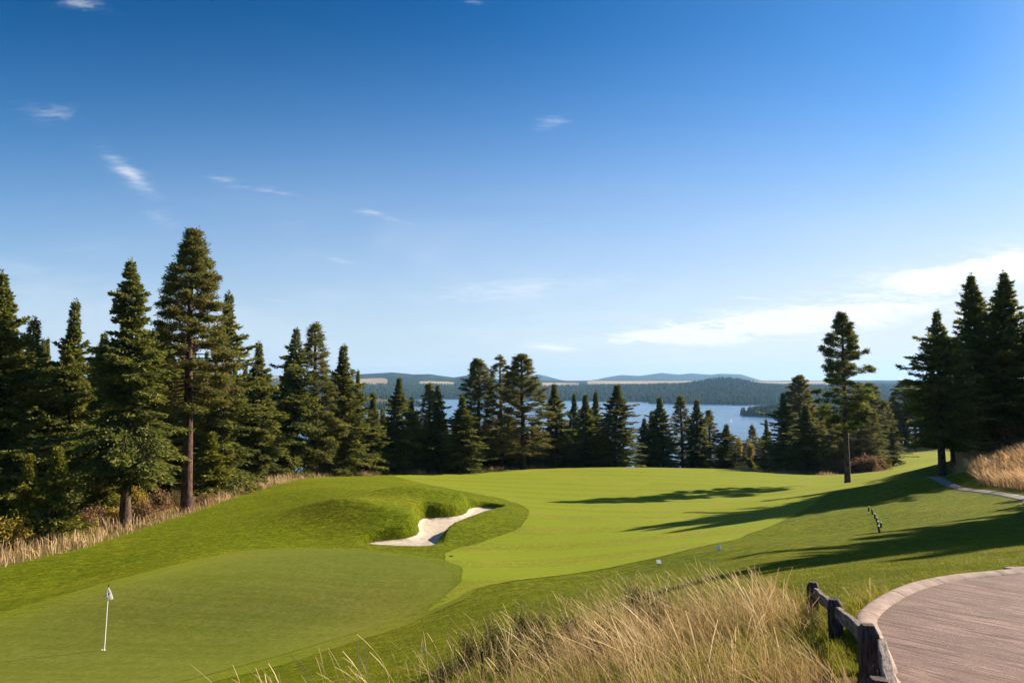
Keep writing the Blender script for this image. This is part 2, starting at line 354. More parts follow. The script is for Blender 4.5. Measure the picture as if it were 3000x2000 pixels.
def dens(poly, it=3):
    q = np.array(smooth_poly(poly, it)); a = fbm(q[:, 0], q[:, 1], 3.0, 3, 71); b = fbm(q[:, 0] + 50, q[:, 1], 3.0, 3, 72)
    return [(float(x + .45 * u_), float(y + .45 * v_)) for (x, y), u_, v_ in zip(q, a, b)]
sheet('fairway', dens(FAIR), 1.1, 0.02, M_fair)

# sand
m, t, bs, co = material('sand')
nn = t.noise(co, 14, 6, 0.75); wv = t.n.new('ShaderNodeTexWave'); t.put(wv.inputs['Vector'], t.mapping(co, rot=(0, 0, rad(35)))); wv.inputs['Scale'].default_value = 2.2; wv.inputs['Distortion'].default_value = 3
t.put(bs.inputs['Base Color'], t.mix(t.ramp(t.noise(co, 1.5, 5, 0.7), 0.3, 0.7), (0.45, 0.375, 0.30), (0.57, 0.49, 0.41)))
t.put(bs.inputs['Normal'], t.bump(t.math('ADD', t.math('ADD', nn, t.math('MULTIPLY', t.noise(co, 2.6, 4, .6), 1.6)), t.math('MULTIPLY', wv.outputs['Fac'], 0.3)), 0.9, 0.08))
M_sand = m
sheet('bunker_sand', BUNK, 0.28, 0.0, M_sand)

# ------------------------------------------------------------------ paths
m, t, bs, co = material('broom_concrete')
cor = t.mapping(co, rot=(0, 0, rad(50)))
st = t.noise(t.mapping(cor, scale=(.55, 6, 1)), 2.0, 8, 0.74, 0.8)
blot = t.noise(co, 0.9, 5, 0.62)
base = t.mix(t.ramp(st, 0.40, 0.60), (0.095, 0.058, 0.050), (0.29, 0.190, 0.160))
base = t.mix(t.ramp(blot, 0.36, 0.68, 0.0, 0.75), base, (0.225, 0.148, 0.135))
base = t.mix(t.ramp(t.noise(cor, 2.6, 6, .7), .40, .60, 0, .45), base, (.13, .082, .072))
base = t.mix(t.ramp(t.noise(co, 60, 3, 0.7), 0.62, 0.35, 0, .5), base, (0.5, 0.48, 0.47), 'MULTIPLY')
jt = t.n.new('ShaderNodeTexWave'); jt.bands_direction = 'Y'; jt.wave_profile = 'SAW'
t.put(jt.inputs['Vector'], t.mapping(cor, loc=(0, .25, 0))); jt.inputs['Scale'].default_value = 0.2228
jm = t.ramp(jt.outputs['Fac'], 0.984, 0.991, 0, 0.85)
base = t.mix(jm, base, (0.05, 0.035, 0.03))
t.put(bs.inputs['Base Color'], base)
t.put(bs.inputs['Normal'], t.bump(t.math('SUBTRACT', t.math('ADD', st, t.math('MULTIPLY', t.noise(co, 45, 4, 0.7), .5)), jm), 0.8, 0.02))
M_conc = m
m, t, bs, co = material('kerb_concrete')
t.put(bs.inputs['Base Color'], t.mix(t.attr('joint'), t.mix(t.ramp(t.noise(co, 5, 6, 0.7), 0.3, 0.7), (0.19, 0.13, 0.11), (0.34, 0.25, 0.215)), (0.04, 0.03, 0.025)))
t.put(bs.inputs['Normal'], t.bump(t.noise(co, 40, 5, 0.7), 0.5, 0.01)); M_kerb = m
edge_px = [(3060,1669),(3000,1674),(2900,1683),(2800,1694),(2700,1714),(2625,1744),(2565,1782),(2538,1815),(2548,1850),(2570,1905),(2588,1955),(2606,2005)]
EDGE = [onplane(a, b, PATHZ) for a, b in edge_px]
full = [(30, 12.5), (18, 10.8), (13, 9.9)] + EDGE + [(2.6, 3.6), (2.0, 2.2), (1.2, 0), (0.5, -3)]
def catmull(pts, k=8):
    pts = [np.array(p, float) for p in pts]; o = []
    for i in range(len(pts) - 1):
        p0 = pts[max(i - 1, 0)]; p1 = pts[i]; p2 = pts[i + 1]; p3 = pts[min(i + 2, len(pts) - 1)]
        for j in range(k):
            s = j / k; o.append(0.5 * ((2 * p1) + (-p0 + p2) * s + (2 * p0 - 5 * p1 + 4 * p2 - p3) * s * s + (-p0 + 3 * p1 - 3 * p2 + p3) * s ** 3))
    o.append(pts[-1]); return o
ce = catmull(full, 30)
pathpoly = [tuple(p) for p in ce[::3]] + [(8, -3), (30, -3)]
sheet('cart_path', pathpoly, 1.0, 0.0, M_conc, fz=lambda x, y: PATHZ(y))
def sweep(name, line, prof, fz, mat, gap=None):
    """prof: list of (offset to the left of travel, dz)"""
    L = np.array(line); T = np.gradient(L, axis=0); T /= np.linalg.norm(T, axis=1)[:, None]; N = np.stack([-T[:, 1], T[:, 0]], 1)
    V = []
    for o, dz in prof:
        q = L + N * o; V.append(np.column_stack([q, fz(q[:, 0], q[:, 1]) + dz]))
    V = np.stack(V, 0); k, m = V.shape[:2]
    fc = grid_faces(k, m)
    if gap:
        s = np.concatenate([[0], np.cumsum(np.linalg.norm(np.diff(L, axis=0), axis=1))])
    return mesh_np(name, V.reshape(-1, 3), fc[:, ::-1], mat, smooth=True)
# travel goes right -> left -> towards camera, the lawn lies on the right-hand side
ko = sweep('kerb', [tuple(p) for p in ce], [(-0.10, -0.5), (-0.10, 0.015), (-0.085, 0.032), (-0.05, 0.042), (-0.0, 0.04), (0.05, 0.024), (0.10, 0.006), (0.12, -0.03)], lambda x, y: PATHZ(y), M_kerb)
al = np.concatenate([[0], np.cumsum(np.linalg.norm(np.diff(np.array(ce), axis=0), axis=1))]); jn = np.zeros(len(al))
for q in np.arange(.6, al[-1], 1.22): jn[np.argmin(np.abs(al - q))] = 1
at = ko.data.attributes.new('joint', 'FLOAT', 'POINT'); at.data.foreach_set('value', np.tile(jn, 8).astype(np.float32))
tag(ko, kind='structure')
m, t, bs, co = material('far_path')
t.put(bs.inputs['Base Color'], t.mix(t.ramp(t.noise(co, 3, 5, .7), .3, .7), (0.15, 0.125, 0.12), (0.23, 0.20, 0.19))); M_path2 = m
p2 = catmull([P(*c)[:2] for c in [(2690,1402,70),(2715,1404,66),(2760,1411,60),(2850,1427,53),(2930,1443,47),(3010,1460,41.5),(3100,1481,37)]] + [(34, 28), (38, 20), (38, 12)], 10)
p2o = sweep('winding_path', [tuple(p) for p in p2], [(-.45, -0.1), (-.4, 0.02), (-.2, 0.03), (.2, 0.03), (.4, 0.02), (.45, -0.1)], lambda x, y: H(x, y), M_path2)
tag(p2o, kind='structure')
m, t, bs, co = material('asphalt')
t.put(bs.inputs['Base Color'], t.mix(t.ramp(t.noise(co, 1, 5, .7), .3, .7), (0.10, 0.09, 0.09), (0.16, 0.14, 0.14))); M_asph = m
rd = catmull([(30, 182), (48, 186), (66, 196), (84, 205), (110, 214)], 8)
ro = sweep('road', [tuple(p) for p in rd], [(-6, -0.2), (-5.8, 0.12), (-2, .14), (2, .14), (5.8, 0.12), (6, -0.2)], lambda x, y: H(x, y), M_asph); tag(ro, kind='structure')

# ------------------------------------------------------------------ water and far land
m, t, bs, co = material('lake_water')
bs.inputs['Base Color'].default_value = (0.035, 0.10, 0.19, 1); bs.inputs['Roughness'].default_value = 0.22; bs.inputs['Specular IOR Level'].default_value = 0.5
wn = t.noise(t.mapping(co, scale=(1, 1.3, 1)), 0.12, 6, 0.65)
big = t.noise(t.mapping(co, scale=(1, 3.5, 1)), 0.004, 4, 0.6)
t.put(bs.inputs['Base Color'], t.mix(t.ramp(big, .4, .65), (0.05, 0.125, 0.235), (0.075, 0.165, 0.29)))
t.put(bs.inputs['Normal'], t.bump(wn, 1.0, 1.6)); M_lake = m
lv = [(-9000, 250, -80), (9000, 250, -80), (9000, 5200, -80), (-9000, 5200, -80)]
lake = mesh_np('lake', lv, [(0, 1, 2, 3)], M_lake); tag(lake, kind='structure')

m, t, bs, co = material('far_land')
fl = t.attr('field')
fo = t.mix(t.ramp(t.noise(co, 0.004, 5, 0.65), .35, .65), (0.016, 0.034, 0.016), (0.045, 0.060, 0.026))
fi = t.mix(t.ramp(t.noise(co, 0.0022, 4, 0.6), .4, .6), (0.34, 0.26, 0.16), (0.42, 0.34, 0.22))
t.put(bs.inputs['Base Color'], t.mix(t.ramp(t.math('ADD', fl, t.math('MULTIPLY', t.math('SUBTRACT', t.noise(t.mapping(co, scale=(1, .35, 1)), 0.006, 5, 0.65), 0.5), 0.9)), 0.45, 0.55), fo, fi))
t.put(bs.inputs['Normal'], t.bump(t.noise(co, 0.03, 5, 0.7), 1.0, 12)); bs.inputs['Specular IOR Level'].default_value = 0.0
M_farland = m
def iu(pts): # pixel x -> u, value
    a = np.array(pts, float); return (a[:, 0] - 1500) / F, a[:, 1]
SHu, SHd = iu([(-2500,3600),(900,3900),(1300,3900),(1550,3750),(1760,3350),(1895,3300),(1905,2950),(2180,2720),(2260,2800),(2400,3100),(2700,3100),(5000,3300)])
MTu, MTp = iu([(-2500,1105),(-500,1108),(300,1100),(900,1100),(1045,1097),(1150,1091),(1210,1097),(1260,1095),(1330,1105),(1380,1097),(1440,1107),(1500,1116),(1560,1122),(1700,1126),(5000,1126)])
RMu, RMp = iu([(-2500,1124),(1440,1124),(1500,1110),(1575,1096),(1610,1104),(1645,1114),(1690,1121),(1725,1118),(1770,1107),(1820,1098),(1870,1102),(1940,1092),(1990,1097),(2025,1093),(2080,1097),(2110,1094),(2170,1097),(2210,1109),(2250,1121),(2310,1125),(2350,1124),(2400,1118),(2440,1115),(2500,1121),(2600,1121),(2700,1116),(2800,1120),(5000,1112)])
def farH(u, D):
    x = u * D; y = D
    ds = np.interp(u, SHu, SHd)
    k = (D - ds) / 1500
    z = -86 + 54 * sstep(k, -0.05, 1.0) + 20 * sstep(k, -0.02, 0.12)
    z += 15 * fbm(x, y, 900, 4, 11) * sstep(k, 0.1, 0.8)
    z += 46 * np.exp(-((u - 0.31) / 0.05) ** 2 - ((D - 3900) / 450) ** 2)
    z += sstep(D, 4800, 9500) * 74
    def rdg(us, ps, Dc, wd, fl):
        zt = (1128 - np.interp(u, us, ps)) / F * Dc
        zt = zt + (9 * fbm(x * 1.0, y * 0 + 3, 700, 4, 21))
        s = np.exp(-((D - Dc) / wd) ** 2 * np.where(D < Dc, 1, .3))
        return zt, s
    zt, s = rdg(MTu, MTp, 7600, 1300, 0); s = s * (1 - sstep(u, -0.01, 0.03)); z = z * (1 - s) + zt * s
    zt, s = rdg(RMu, RMp, 15000, 2600, 0); s = s * sstep(u, -0.06, -0.03); z = z * (1 - s) + zt * s
    z += 60 * fbm(x, y, 1500, 4, 31) * np.exp(-((D - 12900) / 1500) ** 2) * sstep(u, -0.06, 0)
    return z
us = np.concatenate([np.linspace(-3, -.6, 40)[:-1], np.linspace(-.6, .8, 420), np.linspace(.8, 3, 36)[1:]])
Ds = 2600 * (19000 / 2600) ** np.linspace(0, 1, 240)
UU, DD = np.meshgrid(us, Ds, indexing='ij'); ZZ = farH(UU, DD)
fld = np.zeros(UU.shape)
def addf(pa, pb, da, db, k=1.0):
    global fld
    ua, ub = (pa - 1500) / F, (pb - 1500) / F
    fld = np.maximum(fld, k * sstep(UU, ua - .006, ua + .012) * (1 - sstep(UU, ub - .012, ub + .006)) * sstep(DD, da * .95, da * 1.03) * (1 - sstep(DD, db * .97, db * 1.05)))
addf(1560, 1700, 5200, 6800); addf(1715, 2090, 5700, 8600); addf(2160, 2330, 5600, 8200); addf(2330, 2500, 6200, 8800); addf(1030, 1140, 5500, 6400); addf(1220, 1340, 5600, 6100); addf(200, 900, 5600, 7000)
far = mesh_np('far_hills', np.stack([UU * DD, DD, ZZ], -1).reshape(-1, 3), grid_faces(len(us), len(Ds)), M_farland, attrs={'field': fld.ravel()}, smooth=True)
tag(far, kind='structure')
# near promontories
def promontory(name, outline, top, nz):
    poly = smooth_poly(outline, 2)
    o = sheet(name, poly, 22, 0, M_prom, fz=lambda x, y: -82 + top * sstep(-poly_sd(x, y, poly), 0, nz) + 6 * fbm(x, y, 120, 3, 3) * sstep(-poly_sd(x, y, poly), 0, 60) + 2.6 * sstep(-poly_sd(x, y, poly), 0, 8))
    return poly
m, t, bs, co = material('shore_ground')
t.put(bs.inputs['Base Color'], t.mix(t.ramp(t.noise(co, 0.02, 5, 0.65), .4, .6), (0.03, 0.035, 0.018), (0.12, 0.085, 0.05))); M_prom = m
def PL(px, py, z=-80):
    x, y, zz = ray(px, py); D = z / (zz / y); return (x / y * D, D)
PRO1 = promontory('headland', [PL(2157,1216), PL(2170,1214.5), PL(2200,1212), PL(2260,1204), PL(2400,1200), PL(2800,1200), PL(2900,1240), PL(2420,1234), PL(2300,1227), PL(2225,1220), PL(2185,1219)], 14, 110)
PRO2 = promontory('wooded_shore', [PL(700,1172), PL(1000,1172), PL(1120,1174), PL(1200,1180), PL(1262,1187), PL(1240,1192), PL(1160,1197), PL(1080,1208), PL(900,1230), PL(600,1230)], 52, 380)

# far forest: thousands of conifers at 2-6 km
def conifer_field(name, X, Y, Z, hgt, mat, sides=5):
    nT = len(X); a = np.arange(sides) / sides * 2 * np.pi; r = np.random.RandomState(5)
    rot = r.rand(nT) * 6.28; R = hgt * (0.19 + 0.09 * r.rand(nT))
    V = []; Fc = []; att = []; tint = r.rand(nT)
    off = 0
    for z0, z1, k in ((0.12, 0.62, 1.0), (0.42, 1.0, 0.68)):
        ring = np.stack([X[:, None] + np.cos(a + rot[:, None]) * R[:, None] * k, Y[:, None] + np.sin(a + rot[:, None]) * R[:, None] * k, np.repeat((Z + hgt * z0)[:, None], sides, 1)], -1)
        tip = np.stack([X, Y, Z + hgt * z1], -1)[:, None]
        V.append(np.concatenate([ring, tip], 1).reshape(-1, 3)); base = off + np.arange(nT)[:, None] * (sides + 1)
        i = np.arange(sides)[None]
        Fc.append(np.stack([base + i, base + (i + 1) % sides, np.repeat(base + sides, sides, 1)], -1).reshape(-1, 3)); att.append(np.repeat(tint, sides + 1)); off += nT * (sides + 1)
    return mesh_np(name, np.concatenate(V), np.concatenate(Fc), mat, attrs={'tint': np.concatenate(att)})
m, t, bs, co = material('far_foliage')
t.put(bs.inputs['Base Color'], t.mix(t.attr('tint'), (0.014, 0.030, 0.012), (0.060, 0.080, 0.030))); bs.inputs['Specular IOR Level'].default_value = 0.0; M_farfol = m
rs = np.random.RandomState(3)
N = 52000; D = 2700 + 3700 * rs.rand(N) ** 1.25; u = -0.42 + 1.22 * rs.rand(N)
z = farH(u, D); ds = np.interp(u, SHu, SHd); cl = fbm(u * D, D, 260, 3, 77)
fx = np.zeros(N)
for pa, pb, da in ((1560,1700,5200),(1715,2090,5700),(2160,2500,5600),(1030,1140,5500),(1220,1340,5600)):
    fx = np.maximum(fx, ((u > (pa - 1500) / F) & (u < (pb - 1500) / F) & (D > da)).astype(float))
ok = (D > ds + 25) & (fx < 0.5) & (cl > -0.42) & (z > -81)
o = conifer_field('far_forest', (u * D)[ok], D[ok], z[ok] - 1, (13 + 14 * rs.rand(N))[ok], M_farfol); tag(o, 'dark conifer forest covering the hills on the far side of the lake', 'forest', kind='stuff')
def prom_trees(name, poly, top, nz, k, lab, edge, dens=-.5):
    a = np.array(poly); X = a[:, 0].min() + rs.rand(k) * np.ptp(a[:, 0]); Y = a[:, 1].min() + rs.rand(k) * np.ptp(a[:, 1])
    s = -poly_sd(X, Y, poly); ok = (s > edge) & (fbm(X, Y, 90, 2, 9) > dens) & (X / Y > -.45) & (X / Y < .75); X, Y, s = X[ok], Y[ok], s[ok]
    o = conifer_field(name, X, Y, -82 + top * sstep(s, 0, nz) + 6 * fbm(X, Y, 120, 3, 3) * sstep(s, 0, 60) + 1, 13 + 11 * rs.rand(len(X)), M_farfol, 6); tag(o, lab, 'forest', kind='stuff')
prom_trees('shore_forest', PRO1, 14, 110, 9000, 'dark conifers crowding the headland that reaches into the lake', 6)
prom_trees('shore_forest', PRO2, 52, 380, 11000, 'sparse conifers on the brown wooded shore at the left of the lake', 8, -.1)
# small trees dotted about the fields
N = 500; D = 5600 + 3200 * rs.rand(N); u = 0.08 + 0.42 * rs.rand(N); cl = fbm(u * D, D, 500, 2, 55); ok = cl > 0.18
o = conifer_field('field_trees', (u * D)[ok], D[ok], farH(u, D)[ok], (10 + 12 * rs.rand(N))[ok], M_farfol); tag(o, 'scattered dark trees standing in the tan fields beyond the far forest', 'trees', kind='stuff')
exec_marker = 1

# ------------------------------------------------------------------ foliage materials
def leaf_mat(name, a, b, c, trans=0.25, dead=None):
    m = bpy.data.materials.new(name); m.use_nodes = True; t = NT(m.node_tree)
    bs = t.n['Principled BSDF']; out = t.n['Material Output']
    ti = t.attr('tint'); oi = t.n.new('ShaderNodeObjectInfo').outputs['Random']
    base = t.mix(t.ramp(ti, 0.0, 0.55), a, b); base = t.mix(t.ramp(ti, 0.6, 1.0), base, c)
    if dead: base = t.mix(t.ramp(ti, 1.02, 1.05), base, dead)
    base = t.mix(t.math('MULTIPLY', oi, 0.30), base, (b[0] * 1.25, b[1] * 0.95, b[2] * .9))
    t.put(bs.inputs['Base Color'], base); bs.inputs['Roughness'].default_value = 0.7; bs.inputs['Specular IOR Level'].default_value = 0.15
    tr = t.n.new('ShaderNodeBsdfTranslucent'); t.put(tr.inputs[0], base)
    mx = t.n.new('ShaderNodeMixShader'); mx.inputs[0].default_value = trans
    t.l.new(bs.outputs[0], mx.inputs[1]); t.l.new(tr.outputs[0], mx.inputs[2]); t.l.new(mx.outputs[0], out.inputs[0])
    return m
M_fir = leaf_mat('fir_needles', (0.038, 0.058, 0.014), (0.125, 0.150, 0.030), (0.29, 0.27, 0.055), .4, (0.10, 0.07, 0.045))
M_pine = leaf_mat('pine_needles', (0.044, 0.066, 0.018), (0.155, 0.165, 0.040), (0.31, 0.25, 0.085), .38, (0.20, 0.11, 0.055))
M_young = leaf_mat('young_fir_needles', (0.07, 0.095, 0.014), (0.18, 0.19, 0.026), (0.30, 0.27, 0.045), .3)
M_yel = leaf_mat('autumn_leaves', (0.14, 0.13, 0.02), (0.36, 0.27, 0.04), (0.50, 0.32, 0.06), .35)
M_brn = leaf_mat('brown_leaves', (0.10, 0.07, 0.035), (0.22, 0.145, 0.07), (0.36, 0.23, 0.10), .3)
M_grn = leaf_mat('shrub_leaves', (0.045, 0.052, 0.016), (0.12, 0.115, 0.035), (0.24, 0.19, 0.07), .3)
M_wht = leaf_mat('straw', (0.20, 0.14, 0.055), (0.41, 0.295, 0.13), (0.68, 0.54, 0.30), .3, (0.24, 0.25, 0.04))
M_strip = leaf_mat('rough_straw', (0.36, 0.24, 0.12), (0.54, 0.38, 0.20), (0.68, 0.52, 0.31), .3, (0.12, 0.11, 0.03))
M_blade = leaf_mat('turf_blades', (0.10, 0.13, 0.006), (0.22, 0.24, 0.010), (0.34, 0.28, 0.06), .3)
m, t, bs, co = material('bark')
bn = t.noise(t.mapping(co, scale=(1, 1, .18)), 9, 6, 0.7)
t.put(bs.inputs['Base Color'], t.mix(t.ramp(bn, .38, .62), (0.030, 0.022, 0.018), (0.13, 0.085, 0.062))); t.put(bs.inputs['Normal'], t.bump(bn, 1.0, .08)); M_bark = m
m, t, bs, co = material('red_bark')
bn = t.noise(t.mapping(co, scale=(1, 1, .22)), 7, 6, 0.7)
t.put(bs.inputs['Base Color'], t.mix(t.ramp(bn, .38, .62), (0.030, 0.019, 0.016), (0.125, 0.070, 0.052))); t.put(bs.inputs['Normal'], t.bump(bn, 1.0, .1)); M_rbark = m

def blades(B, Dr, L, W, r, flat=None):
    """rhombic leaf faces: base B, unit direction Dr, length L, width W"""
    n = len(B); up = r.normal(size=(n, 3)) if flat is None else flat * .6 + 0.9 * r.normal(size=(n, 3))
    S = np.cross(Dr, up); S /= np.linalg.norm(S, axis=1)[:, None] + 1e-9
    mid = B + Dr * (L * .55)[:, None]; hw = (W * .5)[:, None]
    V = np.stack([B, mid - S * hw, B + Dr * L[:, None], mid + S * hw], 1).reshape(-1, 3)
    return V, np.arange(n * 4).reshape(-1, 4)
def unit(a): return a / (np.linalg.norm(a, axis=-1, keepdims=True) + 1e-9)
def tube(pts, rads, sides=6):
    pts = np.array(pts, float); k = len(pts); T = np.gradient(pts, axis=0); T = unit(T)
    ref = np.where(np.abs(T[:, 2:3]) > .9, np.array([[1., 0, 0]]), np.array([[0, 0, 1.]]))
    A = unit(np.cross(T, ref)); Bv = np.cross(T, A); a = np.arange(sides) / sides * 2 * np.pi
    V = pts[:, None] + (A[:, None] * np.cos(a)[None, :, None] + Bv[:, None] * np.sin(a)[None, :, None]) * np.array(rads)[:, None, None]
    i = np.arange(k - 1)[:, None] * sides; j = np.arange(sides)[None]; j2 = (j + 1) % sides
    Fc = np.stack([i + j, i + j2, i + sides + j2, i + sides + j], -1).reshape(-1, 4)
    return V.reshape(-1, 3), Fc
class Acc:
    def __init__(s): s.V = []; s.F = []; s.n = 0
    def add(s, V, Fc): s.V.append(V); s.F.append(Fc + s.n); s.n += len(V)
    def get(s): return np.concatenate(s.V), np.concatenate(s.F)

def make_fir(seed, Ht=20., cb=.06, R=3.0, nb=330, expo=.85, droop=1.0, fat=1.0, dense=1.0, gap=0.0, twin=False, cup=.55):
    """returns (trunk V,F), (crown V,F,tint)"""
    r = np.random.RandomState(seed); tr = Acc(); r0 = 0.0125 * Ht + 0.06
    hz = np.linspace(0, 1, 12); wob = np.cumsum(r.normal(0, .012, (12, 2)), 0) * Ht * .25
    cen = np.column_stack([wob * hz[:, None], hz * Ht]); rr = r0 * (1 - hz) ** .8 + .015; rr[0] *= 1.35
    cen[0, 2] = -1.5
    tr.add(*tube(cen, rr, 9))
    tops = [(Ht, 0., 0.)] + ([(Ht * .985, .06 * Ht, 1.2)] if twin else [])
    Bs, Ds, Ls, Ws, Ts, Fl = [], [], [], [], [], []
    zb = cb * Ht; lobes = r.rand(7) * 6.28; lobew = .22 * r.normal(size=7)
    for k in range(nb):
        t_ = (k + r.rand()) / nb; t_ = t_ ** 1.0; z = zb + (Ht - zb) * (t_ * .985)
        az = k * 2.39996 + r.normal(0, .35)
        prof = (1 - t_) ** expo * min(1.0, (t_ + .05) / .16) ** .55 * (.30 + .70 * min(1.0, (1 - t_) / .30))
        prof *= 1 + sum(lw * math.sin(lz + (j + 1) * .9 * z * 1.1 + az * (j % 3)) for j, (lz, lw) in enumerate(zip(lobes, lobew)))
        L = max(R * prof * (0.42 + .68 * r.rand() + (.32 if r.rand() < .08 else 0)), 0.16)
        if gap and r.rand() < gap: continue
        a0 = (0.75 - 1.05 * (1 - t_) ** .6) + r.normal(0, .08)      # start pitch: upwards near the top, sinking lower down
        ca, sa = math.cos(az), math.sin(az); ns = 6
        s = np.linspace(0, 1, ns); pit = a0 - droop * .55 * np.sin(s * 2.2) * (1 - t_ * .7) + cup * s ** 2
        dr = np.stack([ca * np.cos(pit), sa * np.cos(pit), np.sin(pit)], 1); step = L / (ns - 1)
        cx = np.interp(z / Ht, hz, cen[:, 0]); cy = np.interp(z / Ht, hz, cen[:, 1])
        pts = np.array([cx, cy, z]) + np.concatenate([[[0, 0, 0]], np.cumsum(dr[:-1] * step, 0)])
        if L > .5: tr.add(*tube(pts, np.linspace(.012 + .011 * L, .006, ns), 3))
        m_ = int((12 + L * 19) * dense); q = r.rand(m_) ** .75; q = .10 + .90 * q
        bp = np.stack([np.interp(q, s, pts[:, i]) for i in range(3)], 1)
        bd = unit(np.stack([np.interp(q, s, dr[:, i]) for i in range(3)], 1))
        side = unit(np.stack([-np.full(m_, sa), np.full(m_, ca), np.zeros(m_)], 1)) * np.where(r.rand(m_) < .5, -1, 1)[:, None]
        tw = (.22 + .34 * L * (1.08 - q)) * (0.5 + .7 * r.rand(m_))      # twig length
        td = unit(bd * .75 + side * .8 + np.array([0, 0, -.12 * droop]) + .18 * r.normal(size=(m_, 3)))
        nn = 3
        for j in range(nn):
            f = (j + .3 + .4 * r.rand(m_)) / nn; b = bp + td * (tw * f)[:, None]; b[:, 2] -= .10 * droop * (tw * f) ** 1.4
            d = unit(td * .8 + bd * .35 + .42 * r.normal(size=(m_, 3)) + np.array([0, 0, -.10 * droop]))
            Bs.append(b); Ds.append(d); tf_ = .55 + .45 * min(1.0, (1 - t_) / .25); Ls.append((.23 + .18 * r.rand(m_)) * fat * tf_); Ws.append((.10 + .06 * r.rand(m_)) * fat * tf_)
            base_t = .25 + .45 * q + .17 * r.normal() + .13 * r.normal(size=m_)
            Ts.append(np.clip(base_t, 0, 1)); Fl.append(np.tile([0, 0, 1.], (m_, 1)))
    lead = 26; q = r.rand(lead)
    Bs.append(np.column_stack([cen[-1, 0] + .05 * r.normal(size=lead), cen[-1, 1] + .05 * r.normal(size=lead), Ht * .965 + .045 * Ht * q])); Ds.append(unit(np.column_stack([r.normal(size=lead), r.normal(size=lead), 1.5 + r.rand(lead)]))); Ls.append(np.full(lead, .3)); Ws.append(np.full(lead, .08)); Ts.append(np.full(lead, .6)); Fl.append(np.tile([0, 0, 1.], (lead, 1)))
    B = np.concatenate(Bs); V, Fc = blades(B, np.concatenate(Ds), np.concatenate(Ls), np.concatenate(Ws), r, np.concatenate(Fl))
    return tr.get(), (V, Fc, np.repeat(np.concatenate(Ts), 4))
def make_pine(seed, Ht=24., cb=.38, R=3.0, nb=120, shape='round', tuft=1.0, dead=.10, per=26, gap=.0):
    r = np.random.RandomState(seed); tr = Acc(); r0 = 0.0112 * Ht + .03
    hz = np.linspace(0, 1, 14); wob = np.cumsum(r.normal(0, .012, (14, 2)), 0) * Ht * .2
    cen = np.column_stack([wob * hz[:, None], hz * Ht]); rr = r0 * (1 - hz) ** .65 + .02; rr[0] *= 1.3; cen[0, 2] = -1.5
    tr.add(*tube(cen, rr, 10))
    C, O, TT, SZ = [], [], [], []
    zb = cb * Ht
    for k in range(nb):
        t_ = (k + r.rand()) / nb; z = zb + (Ht - zb) * t_ * .985; az = k * 2.39996 + r.normal(0, .4)
        if r.rand() < gap: continue
        prof = {'round': (1 - t_ ** 2.2) ** .8 * (.55 + .45 * min(1, t_ / .2)), 'cone': (1 - t_) ** .62 * (.7 + .3 * min(1, t_ / .15)), 'column': (1 - t_ ** 3) ** .7 * (.75 + .25 * min(1, t_ / .1))}[shape]
        L = max(R * prof * (.62 + .5 * r.rand()), .3); a0 = -.25 + .95 * t_ + r.normal(0, .12)
        ns = 6; s = np.linspace(0, 1, ns); pit = a0 + .45 * s ** 2 - .15 * np.sin(3 * s) * (1 - t_); az2 = az + .25 * r.normal() * s
        dr = np.stack([np.cos(az2) * np.cos(pit), np.sin(az2) * np.cos(pit), np.sin(pit)], 1); step = L / (ns - 1)
        cx = np.interp(z / Ht, hz, cen[:, 0]); cy = np.interp(z / Ht, hz, cen[:, 1])
        pts = np.array([cx, cy, z]) + np.concatenate([[[0, 0, 0]], np.cumsum(dr[:-1] * step, 0)])
        tr.add(*tube(pts, np.linspace(.02 + .02 * L, .012, ns), 4))
        nt = int(3 + L * 4.2); bt = r.normal(0, .12)
        for j in range(nt):
            q = .35 + .65 * (1 - (r.rand() ** 1.6) * .95) if j else 1.0
            p = np.array([np.interp(q, s, pts[:, i]) for i in range(3)]); d = np.array([np.interp(q, s, dr[:, i]) for i in range(3)])
            sg = -1 if r.rand() < .5 else 1
            sidev = np.array([-math.sin(az), math.cos(az), 0]) * sg; o = unit(d * .7 + sidev * .8 + np.array([0, 0, .25]) + .3 * r.normal(size=3)); ln = (.15 + .5 * L * (1.15 - q)) * r.rand() if j else .05
            e = p + o * ln
            if ln > .35: tr.add(*tube([p, e], [.014, .008], 3))
            C.append(e); O.append(o); TT.append(.5 + bt + .13 * r.normal()); SZ.append(.8 + .4 * r.rand())
    for k in range(6): C.append(cen[-1] + np.array([0, 0, -.25 * k * .8]) + .08 * r.normal(size=3)); O.append(np.array([0, 0, 1.])); TT.append(.5); SZ.append(.8)
    C, O, TT, SZ = map(np.array, (C, O, TT, SZ)); m_ = len(C)
    C = np.repeat(C, per, 0); O = np.repeat(O, per, 0); T2 = np.repeat(TT, per); S2 = np.repeat(SZ, per)
    d = unit(r.normal(size=(len(C), 3)) + O * .9 + np.array([0, 0, .15])); b = C + .12 * tuft * r.normal(size=C.shape) * np.array([1, 1, .7])
    tint = T2 + .1 * r.normal(size=len(C)); isd = (np.repeat(r.rand(m_), per) < dead) & (r.rand(len(C)) < .7)
    tint = np.where(isd, 1.1, np.clip(tint, 0, 1))
    V, Fc = blades(b, d, (.24 + .14 * r.rand(len(C))) * S2 * tuft, (.055 + .03 * r.rand(len(C))) * tuft, r)
    return tr.get(), (V, Fc, np.repeat(tint, 4))
